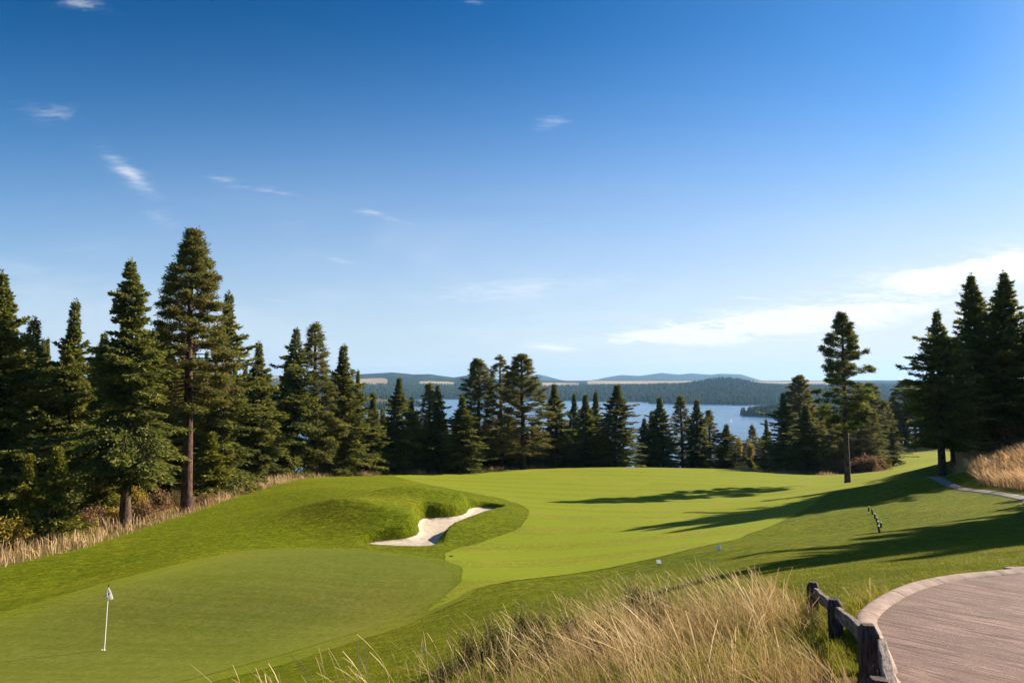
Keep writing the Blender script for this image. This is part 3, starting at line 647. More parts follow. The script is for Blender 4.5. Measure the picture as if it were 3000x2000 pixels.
def make_bush(seed, Rr=1.0, Hh=1.2, n=2600, leaf=.09, spiky=False):
    r = np.random.RandomState(seed); st = Acc(); C = []; 
    nb = 26
    for k in range(nb):
        az = r.rand() * 6.28; el = .35 + 1.1 * r.rand(); L = Hh * (.65 + .45 * r.rand())
        e = np.array([math.cos(az) * math.cos(el) * Rr * (.75 + .3 * r.rand()), math.sin(az) * math.cos(el) * Rr * (.75 + .3 * r.rand()), math.sin(el) * L])
        p = [np.array([.12 * e[0], .12 * e[1], -.15]), e * .5 + np.array([0, 0, .12]) + .06 * r.normal(size=3), e]; st.add(*tube(p, [.018 * Rr + .004, .01 * Rr + .003, .003], 3))
        for j in range(5):
            q = .35 + .7 * r.rand(); c = e * q + .10 * Rr * r.normal(size=3); C.append((c, r.rand()))
    cs = np.array([c for c, _ in C]); ct = np.array([q for _, q in C]); i = r.randint(0, len(cs), n)
    B = cs[i] + .13 * Rr * r.normal(size=(n, 3)) * np.array([1, 1, .8 * Hh / Rr]); B[:, 2] = np.abs(B[:, 2])
    d = unit(r.normal(size=(n, 3)) + np.array([0, 0, .4])); s = leaf * (.7 + .6 * r.rand(n))
    V, Fc = blades(B, d, s * 1.3, s * (.45 if spiky else .8), r)
    return st.get(), (V, Fc, np.repeat(np.clip(.25 + .5 * ct[i] + .15 * r.normal(size=n), 0, 1), 4))
PROTO = {}
def proto(key, fn, mats, **kw):
    (tv, tf), (cv, cf, ti) = fn(**kw)
    a = mesh_np('trunk', tv, tf, mats[0], smooth=True); b = mesh_np('crown', cv, cf, mats[1], attrs={'tint': ti})
    da, db = a.data, b.data; bpy.data.objects.remove(a); bpy.data.objects.remove(b)
    PROTO[key] = (da, db, kw.get('Ht', kw.get('Hh', 1.0)), kw.get('R', kw.get('Rr', 1.0)))
fm = (M_bark, M_fir); pm = (M_rbark, M_pine)
proto('firA', make_fir, fm, seed=1, Ht=20, cb=.05, R=3.1, expo=.80)
proto('firB', make_fir, fm, seed=2, Ht=20, cb=.04, R=2.7, expo=.95, droop=.8)
proto('firC', make_fir, fm, seed=3, Ht=20, cb=.10, R=3.3, expo=.70, droop=1.2, nb=300)
proto('firD', make_fir, fm, seed=4, Ht=20, cb=.03, R=2.9, expo=.88, cup=.8)
proto('firE', make_fir, fm, seed=9, Ht=20, cb=.07, R=3.0, expo=.78, droop=.9, gap=.12)
proto('firbig', make_fir, fm, seed=5, Ht=22, cb=.19, R=3.3, expo=.62, nb=420, droop=1.35, gap=.08, dense=1.15)
proto('firtall', make_fir, fm, seed=6, Ht=22, cb=.13, R=4.0, expo=.72, nb=420, droop=.9, gap=.05, dense=1.05, cup=.9)
proto('firpair', make_fir, fm, seed=17, Ht=22, cb=.21, R=4.0, expo=.72, nb=330, droop=.9, gap=.08, dense=.95, cup=.9)
proto('young', make_fir, (M_bark, M_young), seed=7, Ht=6, cb=.04, R=1.7, expo=.85, nb=200, droop=.4, fat=.75)
proto('pinebig', make_pine, pm, seed=11, Ht=27, cb=.37, R=3.4, nb=165, shape='cone', per=34, gap=.05, tuft=1.1)
proto('pineA', make_pine, pm, seed=12, Ht=22, cb=.14, R=2.9, nb=165, shape='column', per=28)
proto('pineB', make_pine, pm, seed=13, Ht=22, cb=.10, R=2.7, nb=170, shape='cone', per=22, gap=.1)
proto('pineopen', make_pine, pm, seed=14, Ht=24, cb=.12, R=2.8, nb=120, shape='column', per=24, gap=.28, tuft=1.0)
proto('pinelone', make_pine, (M_bark, M_fir), seed=15, Ht=25, cb=.35, R=3.3, nb=150, shape='round', per=34, tuft=1.1, gap=.10)
proto('pinehigh', make_pine, pm, seed=16, Ht=22, cb=.45, R=2.8, nb=110, shape='round', per=22)
for k in range(3):
    proto('yel%d' % k, make_bush, (M_bark, M_yel), seed=30 + k, Rr=1.0, Hh=1.1, n=2400)
    proto('brn%d' % k, make_bush, (M_bark, M_brn), seed=40 + k, Rr=1.1, Hh=1.0, n=2400, leaf=.085)
    proto('grn%d' % k, make_bush, (M_bark, M_grn), seed=50 + k, Rr=1.0, Hh=1.0, n=3000, leaf=.05)
TREES = []
def plant(key, x, y, height, width=None, label=None, cat='tree', group=None, name='conifer_tree', rz=None, sink=0.0, z=None):
    da, db, h0, r0 = PROTO[key]; k = height / h0; kw = k if width is None else width / r0
    e = empty(name, (x, y, (h1(x, y) if z is None else z) - sink), random.random() * 6.28 if rz is None else rz)
    for nm, d in (('trunk' if cat == 'tree' else 'stems', da), ('crown' if cat == 'tree' else 'foliage', db)):
        o = bpy.data.objects.new(nm, d); col.objects.link(o); o.parent = e; o.scale = (kw, kw, k)
    tag(e, label, cat, group); return e
random.seed(4)
def tree(key, px, ytop, D, hw, label, name='fir_tree', group=None, sink=0.0):
    """tree standing at depth D under picture column px, its tip at row ytop, crown half width hw (photo pixels)"""
    X = P(px, 1300, D)[0]; zt = P(px, ytop, D)[2]; zb = h1(X, D)
    r0 = PROTO[key][3]
    return plant(key, X, D, zt - zb, hw * D / F * 1.28 if hw else None, label, 'tree', group, name, sink=sink)
WL = 'conifers at the front of the left wood'
tree('firtall', -15, 800, 52, 150, 'dark fir cut by the left edge of the picture, with open upswept branches', group=WL)
tree('firE', 78, 935, 64, 105, 'blunt topped dark fir just right of the fir cut by the left edge', group=WL)
tree('firD', 203, 884, 66, 88, 'grey green pointed fir between the blunt topped fir and the big bare trunked fir', group=WL)
tree('firA', 278, 975, 76, 70, 'shorter dark fir squeezed against the left side of the big bare trunked fir', group=WL)
tree('firbig', 373, 765, 55, 112, 'tall ragged fir with a bare lower trunk rising from dry grass', group=WL)
tree('firB', 470, 985, 78, 85, 'dark fir filling the gap between the ragged bare trunked fir and the tallest pine', group=WL)
tree('pinebig', 552, 680, 62, 118, 'tallest ponderosa pine with a long bare reddish trunk at the lawn edge', 'pine_tree', WL)
tree('firE', 655, 860, 77, 88, 'feathery fir directly behind the right side of the tallest pine', group=WL)
tree('firA', 768, 1003, 84, 72, 'pointed fir standing alone in the dip right of the tallest pine', group=WL)
tree('firC', 855, 962, 90, 78, 'broad fir with a twin pine top rising beside it', group=WL)
tree('pineB', 925, 946, 93, 70, 'slim pine topping the group of three left of the lake view', 'pine_tree', WL)
tree('firD', 1004, 1012, 97, 78, 'last tall fir of the left wood, beside the first glimpse of lake', group=WL)
tree('firE', 1046, 1085, 105, 34, 'narrow fir half hidden by the last tall fir of the left wood', group=WL)
YG = 'young firs at the edge of the left wood'
tree('young', 85, 1338, 49, 52, 'young yellow green fir, left one of the pair before the dark wood', group=YG)
tree('young', 165, 1318, 50, 62, 'young yellow green fir, right one of the pair before the dark wood', group=YG)
tree('young', -8, 1420, 49, 60, 'low young fir cut by the left edge of the picture', group=YG)
tree('young', 620, 1270, 73, 60, 'bushy young fir under the branches right of the tallest pine', group=YG)
tree('young', 305, 1370, 60, 60, 'small shaded fir left of the bare trunk in the dry grass', group=YG)
MR = 'conifers in the row beyond the fairway crest'
for a in [('firB', 1092, 1150, 104, 44, 'medium fir, first of the lower row right of the tall left wood'), ('firA', 1155, 1106, 110, 58, 'pointed fir standing in front of the far wooded shore'),
          ('firD', 1203, 1165, 116, 44, 'smaller fir just right of the pointed fir before the far shore'), ('pineB', 1258, 1122, 122, 44, 'dark round topped pine left of the first gap of lake'),
          ('firC', 1285, 1128, 118, 48, 'olive fir sharing its trunk line with the dark round topped pine'), ('firA', 1358, 1160, 112, 60, 'bright green fir in front of the first tall row pine'),
          ('pineA', 1402, 1052, 124, 56, 'first tall dense pine of the three above the lake'), ('pineopen', 1470, 1040, 128, 48, 'open thin pine with crooked top, middle of the three tall row pines'),
          ('pineA', 1533, 1038, 122, 66, 'third and broadest dense pine of the three above the lake'), ('firA', 1637, 1124, 134, 58, 'pointed fir standing by itself right of the broad dense pine'),
          ('firB', 1678, 1152, 146, 36, 'thin fir left in the cluster of narrow tips'), ('firD', 1718, 1155, 138, 50, 'fuller fir in the middle of the cluster of narrow tips'),
          ('firB', 1741, 1146, 142, 38, 'slim fir at the right end of the cluster of narrow tips'), ('firA', 1794, 1127, 134, 76, 'broad fir with water on its right, last of the row before the gap'),
          ('firE', 1886, 1225, 148, 40, 'low dark fir starting the row right of the water gap'), ('firD', 1912, 1205, 150, 40, 'dark fir between the low first one and the spire beyond the gap'),
          ('firA', 1944, 1163, 146, 52, 'spire shaped fir with the lake directly behind its tip'), ('pineB', 2000, 1158, 150, 42, 'leaning topped pine left of its pointed fir neighbour'),
          ('firA', 2040, 1170, 147, 50, 'pointed fir touching the leaning topped pine'), ('pineB', 2080, 1200, 150, 36, 'short round pine with reddish shade side, left of the sailboat'),
          ('firE', 2126, 1243, 150, 46, 'small fir standing under the sailboat')]:
    tree(a[0], a[1], a[2], a[3], a[4], a[5], 'pine_tree' if a[0].startswith('pine') else 'fir_tree', MR)
HR = 'conifers around the house'
for a in [('pineB', 2201, 1244, 250, 30, 'rounded little pine standing behind the house roof'), ('firE', 2247, 1228, 205, 30, 'open layered fir beside the house chimney'),
          ('young', 2195, 1345, 165, 34, 'small round fir before the driveway, below the house'), ('firE', 2297, 1152, 150, 46, 'dark spire fir right of the house'),
          ('pineA', 2348, 1100, 152, 50, 'tall rounded pine between the house and the lone tree'), ('firD', 2365, 1185, 140, 60, 'lighter green fir in front of the tall rounded pine'),
          ('firB', 2425, 1185, 185, 50, 'dark fir in the gap left of the lone trunk'), ('firC', 2455, 1210, 175, 46, 'lower dark fir behind the lone trunk'),
          ('pinehigh', 2412, 1195, 165, 44, 'thin bare trunked pine in the shade left of the lone tree'), ('pineA', 2515, 1175, 145, 62, 'warm lit pine close behind the lone tree'),
          ('pineA', 2556, 1122, 205, 46, 'dark tall pine right of the lone tree'), ('pineB', 2598, 1172, 225, 34, 'middle dark pine between the dark tall pine and the fairway wood'),
          ('firE', 2330, 1290, 160, 40, 'low shaded fir at the foot of the dark spire'), ('firE', 2540, 1255, 150, 46, 'stunted fir at the back edge of the brown brush right of the lone trunk')]:
    tree(a[0], a[1], a[2], a[3], a[4], a[5], 'pine_tree' if a[0].startswith('pine') else ('fir_tree'), HR)
FR = 'pines at the head of the far fairway'
fr = [(2575,1200,235,34),(2618,1160,240,30),(2655,1118,238,44),(2640,1180,255,36),(2700,1128,245,46),(2735,1150,250,40),(2682,1190,262,30),(2770,1170,248,42),(2810,1160,240,44),(2590,1215,262,30),(2850,1150,232,44)]
for i, (a, b, c, d_) in enumerate(fr):
    tree(['pinehigh', 'pineB', 'pinehigh', 'firC'][i % 4], a, b, c, d_, 'dark conifer in the small wood closing the far fairway', 'pine_tree' if i % 4 < 3 else 'fir_tree', FR)
tree('pinelone', 2480, 917, 99, 66, 'lone pine with a long bare dark trunk on the edge of the fairway', 'pine_tree')
RG = 'big firs on the right by the winding path'
tree('firpair', 2757, 912, 70, 100, 'big dark fir standing on the path bend with daylight beside its trunk', group=RG)
tree('firpair', 2790, 1000, 71.5, 62, 'slimmer trunked fir right beside the fir on the path bend', group=RG)
tree('firtall', 2876, 806, 76, 108, 'left one of the two tallest firs at the right edge', group=RG)
tree('firtall', 2952, 800, 73, 112, 'right one of the two tallest firs at the right edge', group=RG)
tree('firE', 3040, 900, 74, 125, 'tall fir cut by the right edge of the picture', group=RG)
tree('firC', 2905, 1080, 82, 100, 'lower dark fir behind the two tallest firs at the right edge', group=RG)
tree('firC', 2990, 1130, 84, 110, 'low fir in the deep shade at the right edge', group=RG)
# trees of the same wood outside the frame, whose shade falls on the slope
for (x, y, hgt) in [(43, 42.5, 20.5), (47.5, 45.2, 22), (46, 42.3, 19.5), (52, 46.5, 22), (51, 45.0, 19), (57, 51, 22), (62, 53, 22), (40.5, 39.5, 16), (46, 39.3, 19), (52, 43, 20), (58, 47, 20), (43, 37.2, 14)]:
    plant(random.choice(['firtall', 'firA', 'firC']), x, y, hgt, 4.3, 'large fir of the right hand wood beyond the edge of the picture', 'tree', 'firs beyond the right edge', 'fir_tree')
# depth of the left wood and of the crest row
rt = random.Random(8); used = []
nfill = 0
for k in range(700):
    D = rt.uniform(70, 132); px = rt.uniform(-260, 1040)
    if D < 76 + 0.03 * max(px, 0): continue
    X = P(px, 1300, D)[0]
    if any((X - a) ** 2 + (D - b) ** 2 < 9.5 for a, b in used): continue
    top = 990 + 120 * rt.random() + (45 if px > 640 else 0) + (60 if px > 900 else 0)
    if px > 960: top = 1180
    used.append((X, D)); nfill += 1
    tree(rt.choice(['firA', 'firB', 'firC', 'firD', 'firE']), px, top, D, rt.uniform(46, 72) * 76 / D, 'dark fir deep inside the left wood behind the front trees', 'fir_tree', 'firs deep inside the left wood')
    if nfill >= 92: break
used = []; nfill = 0
for k in range(500):
    px = rt.uniform(1040, 1850); D = rt.uniform(112, 168) + 6
    X = P(px, 1300, D)[0]
    if D < np.interp(px, [1040, 1500, 1850], [112, 134, 146]): continue
    if any((X - a) ** 2 + (D - b) ** 2 < 9 for a, b in used): continue
    if 1570 < px < 1600 or 1310 < px < 1335: continue
    used.append((X, D)); nfill += 1
    top = rt.uniform(1190, 1280) if px < 1600 else rt.uniform(1215, 1320)
    if px > 1800: top = rt.uniform(1345, 1380)
    tree(rt.choice(['firA', 'firB', 'firE', 'firD']), px, top, D, rt.uniform(36, 52), 'low dark fir filling the row behind the fairway crest', 'fir_tree', 'low firs behind the crest row')
    if nfill >= 66: break
used = []; nfill = 0
for k in range(400):
    px = rt.uniform(2290, 2620); D = rt.uniform(150, 230)
    X = P(px, 1300, D)[0]
    if any((X - a) ** 2 + (D - b) ** 2 < 16 for a, b in used): continue
    used.append((X, D)); nfill += 1
    tree(rt.choice(['firA', 'firE', 'pineB', 'pinehigh']), px, rt.uniform(1205, 1270), D, rt.uniform(24, 36), 'shaded conifer in the grove behind the lone tree', 'conifer_tree', 'conifers in the grove behind the lone tree')
    if nfill >= 26: break

ORD = 'first second third fourth fifth sixth seventh eighth ninth tenth eleventh twelfth thirteenth fourteenth fifteenth sixteenth'.split()
def relabel(group, noun, anchors, tail=''):
    m = [o for o in col.objects if o.get('group') == group and not o.parent]
    px = lambda o: 1500 + o.location.x / o.location.y * math.cos(TH) * F
    m.sort(key=px); cnt = {}
    for o in m:
        a = [k for k in range(len(anchors)) if anchors[k][0] <= px(o)]; a = a[-1] if a else 0
        cnt[a] = cnt.get(a, 0) + 1
        o['label'] = ('%s, %s one right of the %s' % (noun, ORD[cnt[a] - 1], anchors[a][1])).replace('first one right', 'next right')
relabel('firs deep inside the left wood', 'dark fir deep inside the wood', [(-400, 'hidden left border'), (-60, 'left edge fir'), (78, 'blunt topped fir'), (203, 'grey green fir'), (373, 'ragged bare trunked fir'), (552, 'tallest pine'), (655, 'feathery fir'), (768, 'lone pointed fir'), (855, 'broad fir'), (925, 'slim pine')])
relabel('low firs behind the crest row', 'low dark filler fir', [(1000, 'last tall fir'), (1092, 'first lower row fir'), (1155, 'fir before the far shore'), (1258, 'round topped pine'), (1358, 'bright green fir'), (1402, 'first tall row pine'), (1470, 'open crooked pine'), (1533, 'broadest dense pine'), (1637, 'free standing pointed fir'), (1718, 'narrow tipped cluster')])
relabel('conifers in the grove behind the lone tree', 'shaded grove conifer', [(2280, 'dark spire by the house'), (2348, 'tall rounded pine'), (2412, 'thin bare trunked pine'), (2480, 'lone pine trunk'), (2556, 'dark tall pine')])
relabel('pines at the head of the far fairway', 'conifer closing the far fairway', [(2560, 'dark tall pine'), (2655, 'tallest pine of that wood'), (2750, 'fir on the path bend')])

# ------------------------------------------------------------------ bushes
def bush(key, px, py, r, hgt, label, group=None, D=None):
    if D: x, y = P(px, py, D)[:2]
    else: x, y, _ = hit(px, py)
    return plant(key, x, y, hgt, r, label, 'bush', group, 'bush', sink=.05)
BL = 'bushes under the left wood'
for a in [('yel0', 18, 1610, 1.5, 1.9, 'yellow bush at the left edge above the dry grass'), ('yel1', 75, 1585, 1.1, 1.3, 'low yellow bush right of the one at the left edge'), ('grn0', 120, 1570, 1.0, .9, 'low green bush at the foot of the left young fir'),
          ('yel2', 150, 1562, 1.1, 1.1, 'yellow green bush between the two young firs'), ('yel0', 205, 1560, 1.0, 1.6, 'bright yellow bush right of the right young fir'), ('brn0', 245, 1550, 1.2, 1.4, 'brown bush left of the small shaded fir'),
          ('brn1', 285, 1540, 1.3, 1.5, 'rusty bush under the small shaded fir'), ('yel1', 330, 1535, .9, 1.3, 'golden bush just left of the bare trunk in the grass'), ('brn2', 425, 1525, 1.3, 1.6, 'brown bush right of the bare trunk in the grass'),
          ('yel2', 400, 1500, 1.0, 2.0, 'tall golden bush behind the bare trunk in the grass'), ('brn0', 475, 1500, 1.5, 1.9, 'wide russet bush midway between the two bare trunks'), ('grn1', 515, 1490, 1.1, 1.7, 'green brown bush left of the red pine trunk'),
          ('brn1', 595, 1480, 1.0, 1.0, 'small brown bush right of the red pine trunk')]:
    bush(a[0], a[1], a[2], a[3], a[4], a[5], BL)
BM = 'brush along the fairway crest'
for i, (px, D, r, h_) in enumerate([(905,92,1.2,1.1),(1120,110,1.3,1.4),(1160,113,1.1,1.0),(1210,118,1.0,1.0),(2095,150,2.4,2.6),(2135,151,2.6,3.0),(2175,149,2.4,2.4),(2070,149,2.0,1.8),(2215,160,1.6,1.8),
                                   (2325,146,1.8,1.7),(2360,143,2.4,2.0),(2395,141,2.0,1.8),(2420,139,2.2,2.2),(2455,138,2.4,2.4),(2490,136,2.2,2.1),(2520,134,2.6,2.6),(2550,133,2.6,2.8),(2580,136,2.2,2.2),(2540,142,2.8,3.4),(2490,146,2.6,3.4),(2570,150,2.6,3.0)]):
    lb = {0: 'small scrub at the rim of the left mound', 1: 'light scrub under the pointed fir', 2: 'thin scrub between two row firs', 3: 'low scrub left of the round topped pine', 4: 'copper bush just left of the driveway firs',
          5: 'tallest copper bush in the clump below the sailboat', 6: 'green copper bush at the right end of the clump', 7: 'small copper bush at the left end of the clump', 8: 'bush at the driveway edge'}.get(i, 'brown brush in the mass behind the lone trunk')
    bush(['brn0', 'brn1', 'grn2', 'brn2'][i % 4] if i > 3 else 'grn0', px, 1380, r, h_, lb, BM if i > 8 else 'scrub along the crest', D=D)
BR = 'bushes on the right bank'
for a in [('brn0', 2845, 1372, 1.8, 2.4, 82, 'reddish bush at the tip of the right bank'), ('brn1', 2875, 1365, 1.7, 2.2, 80, 'brown bush second from the tip of the right bank'), ('yel0', 2912, 1330, 1.6, 3.2, 84, 'yellow bush glowing under the big firs'),
          ('grn0', 2945, 1345, 2.0, 2.2, 76, 'green bush right of the yellow one'), ('brn2', 2985, 1320, 2.0, 2.8, 72, 'russet bush at the right edge of the bank'), ('grn1', 2955, 1300, 2.2, 3.6, 80, 'tall grey green bush behind the russet one'), ('brn1', 3010, 1290, 2.2, 3.6, 74, 'tall brown bush cut by the right edge')]:
    bush(a[0], a[1], a[2], a[3], a[4], a[6], BR, D=a[5])
BF = 'dark weeds in the foreground grass'
for a in [('grn0', 1375, 1960, .40, .60, 'dark weed left of the thin stake'), ('grn1', 1450, 1925, .50, .66, 'dark weed just right of the thin stake'), ('grn2', 1530, 1890, .5, .68, 'tall dark weed, second right of the stake'), ('grn0', 1600, 1960, .5, .55, 'wide low weed at the bottom middle'),
          ('grn1', 1680, 1910, .5, .62, 'weed half buried in straw right of the middle'), ('grn2', 1860, 1825, .5, .72, 'dark weed showing through the straw near the lawn'), ('grn0', 1930, 1870, .45, .66, 'dark weed lower in the thick straw'), ('grn1', 1310, 1995, .4, .36, 'low weed at the bottom edge, furthest left'),
          ('grn2', 1500, 1975, .4, .5, 'low weed under the tall dark weed'), ('grn1', 1760, 1960, .4, .6, 'weed near the bottom edge inside the straw'), ('grn0', 1590, 1870, .35, .5, 'small weed at the lawn side of the weed patch')]:
    bush(a[0], a[1], a[2], a[3] * .95, a[4] * 1.05, a[5], BF)

relabel('brush along the fairway crest', 'brown brush', [(2300, 'house driveway'), (2480, 'lone pine trunk')])
# ------------------------------------------------------------------ grasses
rg = np.random.RandomState(21)
def blade_field(name, X, Y, Z, hgt, wid, lean, mat, label, seg=4, seed_frac=.3, spread=.35, tint=None, wind=(-1, -.1)):
    n = len(X); az = rg.rand(n) * 2 * np.pi; sp = spread * np.abs(rg.normal(size=n))
    hx = np.cos(az) * sp + wind[0] * lean * (.5 + rg.rand(n)); hy = np.sin(az) * sp + wind[1] * lean * (.5 + rg.rand(n))
    tw = rg.rand(n) * np.pi; sxv, syv = np.cos(tw), np.sin(tw); head = rg.rand(n) < seed_frac
    Vs = []
    for k in range(seg + 1):
        s = k / seg; b = s ** 1.9
        cx = X + hx * hgt * b; cy = Y + hy * hgt * b; cz = Z + hgt * (s - .22 * b * np.hypot(hx, hy))
        wv = wid * (1 - s) ** .5 * .8
        if k >= seg - 1: wv = np.where(head, wid * (1.5 if k == seg - 1 else .9), wv)
        wv = np.maximum(wv, wid * .12)
        Vs += [np.stack([cx - sxv * wv / 2, cy - syv * wv / 2, cz], -1), np.stack([cx + sxv * wv / 2, cy + syv * wv / 2, cz], -1)]
    V = np.stack(Vs, 1).reshape(-1, 3); base = np.arange(n)[:, None] * (2 * seg + 2); k = np.arange(seg)[None] * 2
    Fc = np.stack([base + k, base + k + 1, base + k + 3, base + k + 2], -1).reshape(-1, 4)
    ti = rg.rand(n) if tint is None else tint
    o = mesh_np(name, V, Fc, mat, attrs={'tint': np.repeat(ti, 2 * seg + 2)}); tag(o, label, 'grass', kind='stuff'); return o
path_sd = lambda x, y: poly_sd(x, y, pathpoly)
# foreground straw
N = 300000; X = -9 + 15.5 * rg.rand(N); Y = 2.2 + 15 * rg.rand(N); s = lawn_sd(X, Y)
u = X / Y; pxa = 1500 + u * F
cl = fbm(X, Y, 1.3, 3, 41)
thick = .04 + .96 * sstep(pxa, 1380, 2100)
ok = (s > -.15 + .35 * rg.rand(N) * (pxa < 1600)) & (path_sd(X, Y) > .42) & (rg.rand(N) < thick * np.clip(.30 + 1.5 * cl, .06, 1) * sstep(s, -.3, .6)) & (np.abs(u) < .9) & (Y > 2.6)
X, Y, s, pxa = X[ok], Y[ok], s[ok], pxa[ok]; n = len(X)
hg = (.34 + .30 * sstep(pxa, 1300, 2000)) * (.45 + .95 * rg.rand(n)) * (.9 + .5 * cl[ok]); hg *= .6 + .4 * sstep(s, -.2, .8); hg = np.minimum(hg, .95)
hg *= .62 + .38 * sstep(path_sd(X, Y), .5, 1.3)
ti = np.clip(.5 + .28 * rg.normal(size=n) + .5 * fbm(X, Y, .8, 2, 8), 0, 1); ti = np.where(rg.rand(n) < .05 + .45 * sstep(X, 2.0, 3.2) * (Y < 8), 1.1, ti)
blade_field('tall_grass', X, Y, H(X, Y) - .03, hg, .0056, .30, M_wht, 'pale straw coloured tall grass leaning left in the foreground', tint=ti, wind=(-1, .1), spread=.42)
# sparse long stalks in front of the lawn
N = 6000; X = -8 + 12 * rg.rand(N); Y = 5 + 13 * rg.rand(N); s = lawn_sd(X, Y); ok = (s > -1.6) & (s < 2.2) & (fbm(X, Y, 1.0, 2, 12) > -.12) & (X / Y > -.45) & (X / Y < .38) & (rg.rand(N) < .22 + .78 * sstep(1500 + X / Y * F, 1250, 2000)) & (path_sd(X, Y) > .6); X, Y = X[ok], Y[ok]; n = len(X)
blade_field('grass_stalks', X, Y, H(X, Y) - .03, .5 + .45 * rg.rand(n), .0075, .34, M_wht, 'single long seed stalks standing above the edge of the lawn', seed_frac=1, tint=.4 + .6 * rg.rand(n), seg=6, wind=(-1, .1))
# ground thatch under the straw
N = 110000; X = -9 + 15 * rg.rand(N); Y = 2.2 + 14 * rg.rand(N); s = lawn_sd(X, Y); ok = (s > -.2) & (path_sd(X, Y) > .3) & (rg.rand(N) < .1 + .9 * sstep(1500 + X / Y * F, 1300, 1700)); X, Y = X[ok], Y[ok]; n = len(X)
blade_field('undergrowth_grass', X, Y, H(X, Y) - .03, .10 + .18 * rg.rand(n), .012, .3, M_blade, 'short green and brown grass between the straw stalks', seg=2, seed_frac=0, spread=.7)
# dry strip along the left wood, the crest and the brush
N = 420000; X = -75 + 135 * rg.rand(N); Y = 24 + 150 * rg.rand(N); u = X / Y
pre = (u > -.85) & (u < .60); X, Y, u = X[pre], Y[pre], u[pre]; s = lawn_sd(X, Y); cl = fbm(X, Y, 4, 3, 61)
lim = np.where(u < -.25, 9.0 + 5 * cl, np.where(u < .3, 3.0 + 3 * cl, 5 + 5 * cl))
lim = np.where((Y > 100) & (u > .45), 26, lim); bank = (X > 30) & (Y < 100) & (Y > 30)
ok = (s > 0) & (s < lim) & ~bank & (rg.rand(len(X)) < np.where(Y < 70, .95, .6) * (.5 + cl + .5)); X, Y, u, cl, s = X[ok], Y[ok], u[ok], cl[ok], s[ok]; n = len(X)
hg = (.35 + .55 * rg.rand(n)) * (.85 + .7 * (cl + .3)) * (.45 + .55 * sstep(s, 0, .8)) * np.where(u > -.2, .9, 1.0)
blade_field('dry_grass', X, Y, H(X, Y) - .05, np.clip(hg, .12, 1.0), .03, .12, M_strip, 'dry tan grass strip along the wood and the fairway crest', seg=2, tint=np.where(rg.rand(n) < .10, 1.1, np.clip(.45 + .7 * cl + .22 * rg.normal(size=n), 0, 1)))
N = 170000; X = 30 + 34 * rg.rand(N); Y = 34 + 66 * rg.rand(N); pre = X / Y < .95; X, Y = X[pre], Y[pre]; s = lawn_sd(X, Y)
sp = poly_sd(X, Y, [tuple(q) for q in p2] + [(80, 14), (80, 120), (46, 110)]) * 0
pd = np.full(len(X), 99.); 
for q in p2: pd = np.minimum(pd, np.hypot(X - q[0], Y - q[1]))
cl = fbm(X, Y, 5, 3, 66); ok = (s > .3) & (pd > 1.5) & (rg.rand(len(X)) < .6 + cl); X, Y, cl = X[ok], Y[ok], cl[ok]; n = len(X)
blade_field('bank_grass', X, Y, H(X, Y) - .05, .8 + .6 * rg.rand(n) + .5 * cl, .035, .40, M_strip, 'golden long grass combed sideways on the right bank', seg=3, tint=np.clip(.6 + .6 * cl + .2 * rg.normal(size=n), 0, 1))
# turf blades on the near lawn
N = 260000; Y = 6 + 22 * rg.rand(N) ** 1.6; X = Y * (-.25 + 1.1 * rg.rand(N)); s = lawn_sd(X, Y); pdd = path_sd(X, Y); ok = (s < .5) & (pdd > .11) & (poly_sd(X, Y, GREEN) > .2); X, Y, pdd = X[ok], Y[ok], pdd[ok]; n = len(X)
cl = fbm(X, Y, 1.1, 4, 91)
hg = .022 + .03 * rg.rand(n) + .02 * np.clip(cl, 0, 1) + .02 * (pdd < 1.2)
blade_field('lawn_grass', X, Y, H(X, Y) - .006, hg, .010, .2, M_blade, 'short mown grass of the near slope', seg=1, seed_frac=0, spread=.9, tint=np.clip(.42 + .75 * cl + .2 * rg.normal(size=n) + .35 * (pdd < 1.3), 0, 1))

bk = np.array(BUNK); N = 9000; i = rg.randint(0, len(bk), N); q = rg.rand(N)[:, None]; q = bk[i] * (1 - q) + bk[(i + 1) % len(bk)] * q; X = q[:, 0] + .10 * rg.normal(size=N); Y = q[:, 1] + .10 * rg.normal(size=N)
s = poly_sd(X, Y, BUNK); ok = s > -.10 ; X, Y = X[ok], Y[ok]; n = len(X)
blade_field('lip_grass', X, Y, H(X, Y) - .02, .07 + .09 * rg.rand(n), .03, .1, M_blade, 'unmown grass fringe around the lip of the sand bunker', seg=1, seed_frac=0, spread=.6, tint=np.clip(.45 + .2 * rg.normal(size=n), 0, 1))
# ------------------------------------------------------------------ materials of small things
def plain(name, c, rough=.6, var=0.0, sc_=8, spec=.3, metal=0):
    m, t, bs, co = material(name); bs.inputs['Roughness'].default_value = rough; bs.inputs['Specular IOR Level'].default_value = spec; bs.inputs['Metallic'].default_value = metal
    if var: t.put(bs.inputs['Base Color'], t.mix(t.ramp(t.noise(co, sc_, 5, .7), .3, .7), tuple(x * (1 - var) for x in c), tuple(min(1, x * (1 + var)) for x in c)))
    else: bs.inputs['Base Color'].default_value = (*c, 1)
    return m
M_white = plain('white_paint', (.80, .80, .78), .5, .06); M_dark = plain('dark_plastic', (.02, .022, .02), .5); M_sail = leaf_mat('sail_cloth', (.88, .88, .86), (.9, .9, .88), (.9, .9, .88), .45); M_hull = plain('boat_hull', (.10, .11, .13), .4)
M_flag = leaf_mat('flag_cloth', (.85, .84, .82), (.88, .86, .84), (.9, .88, .86), .5); M_rust = plain('rusty_metal', (.06, .03, .028), .8, .4, 20)
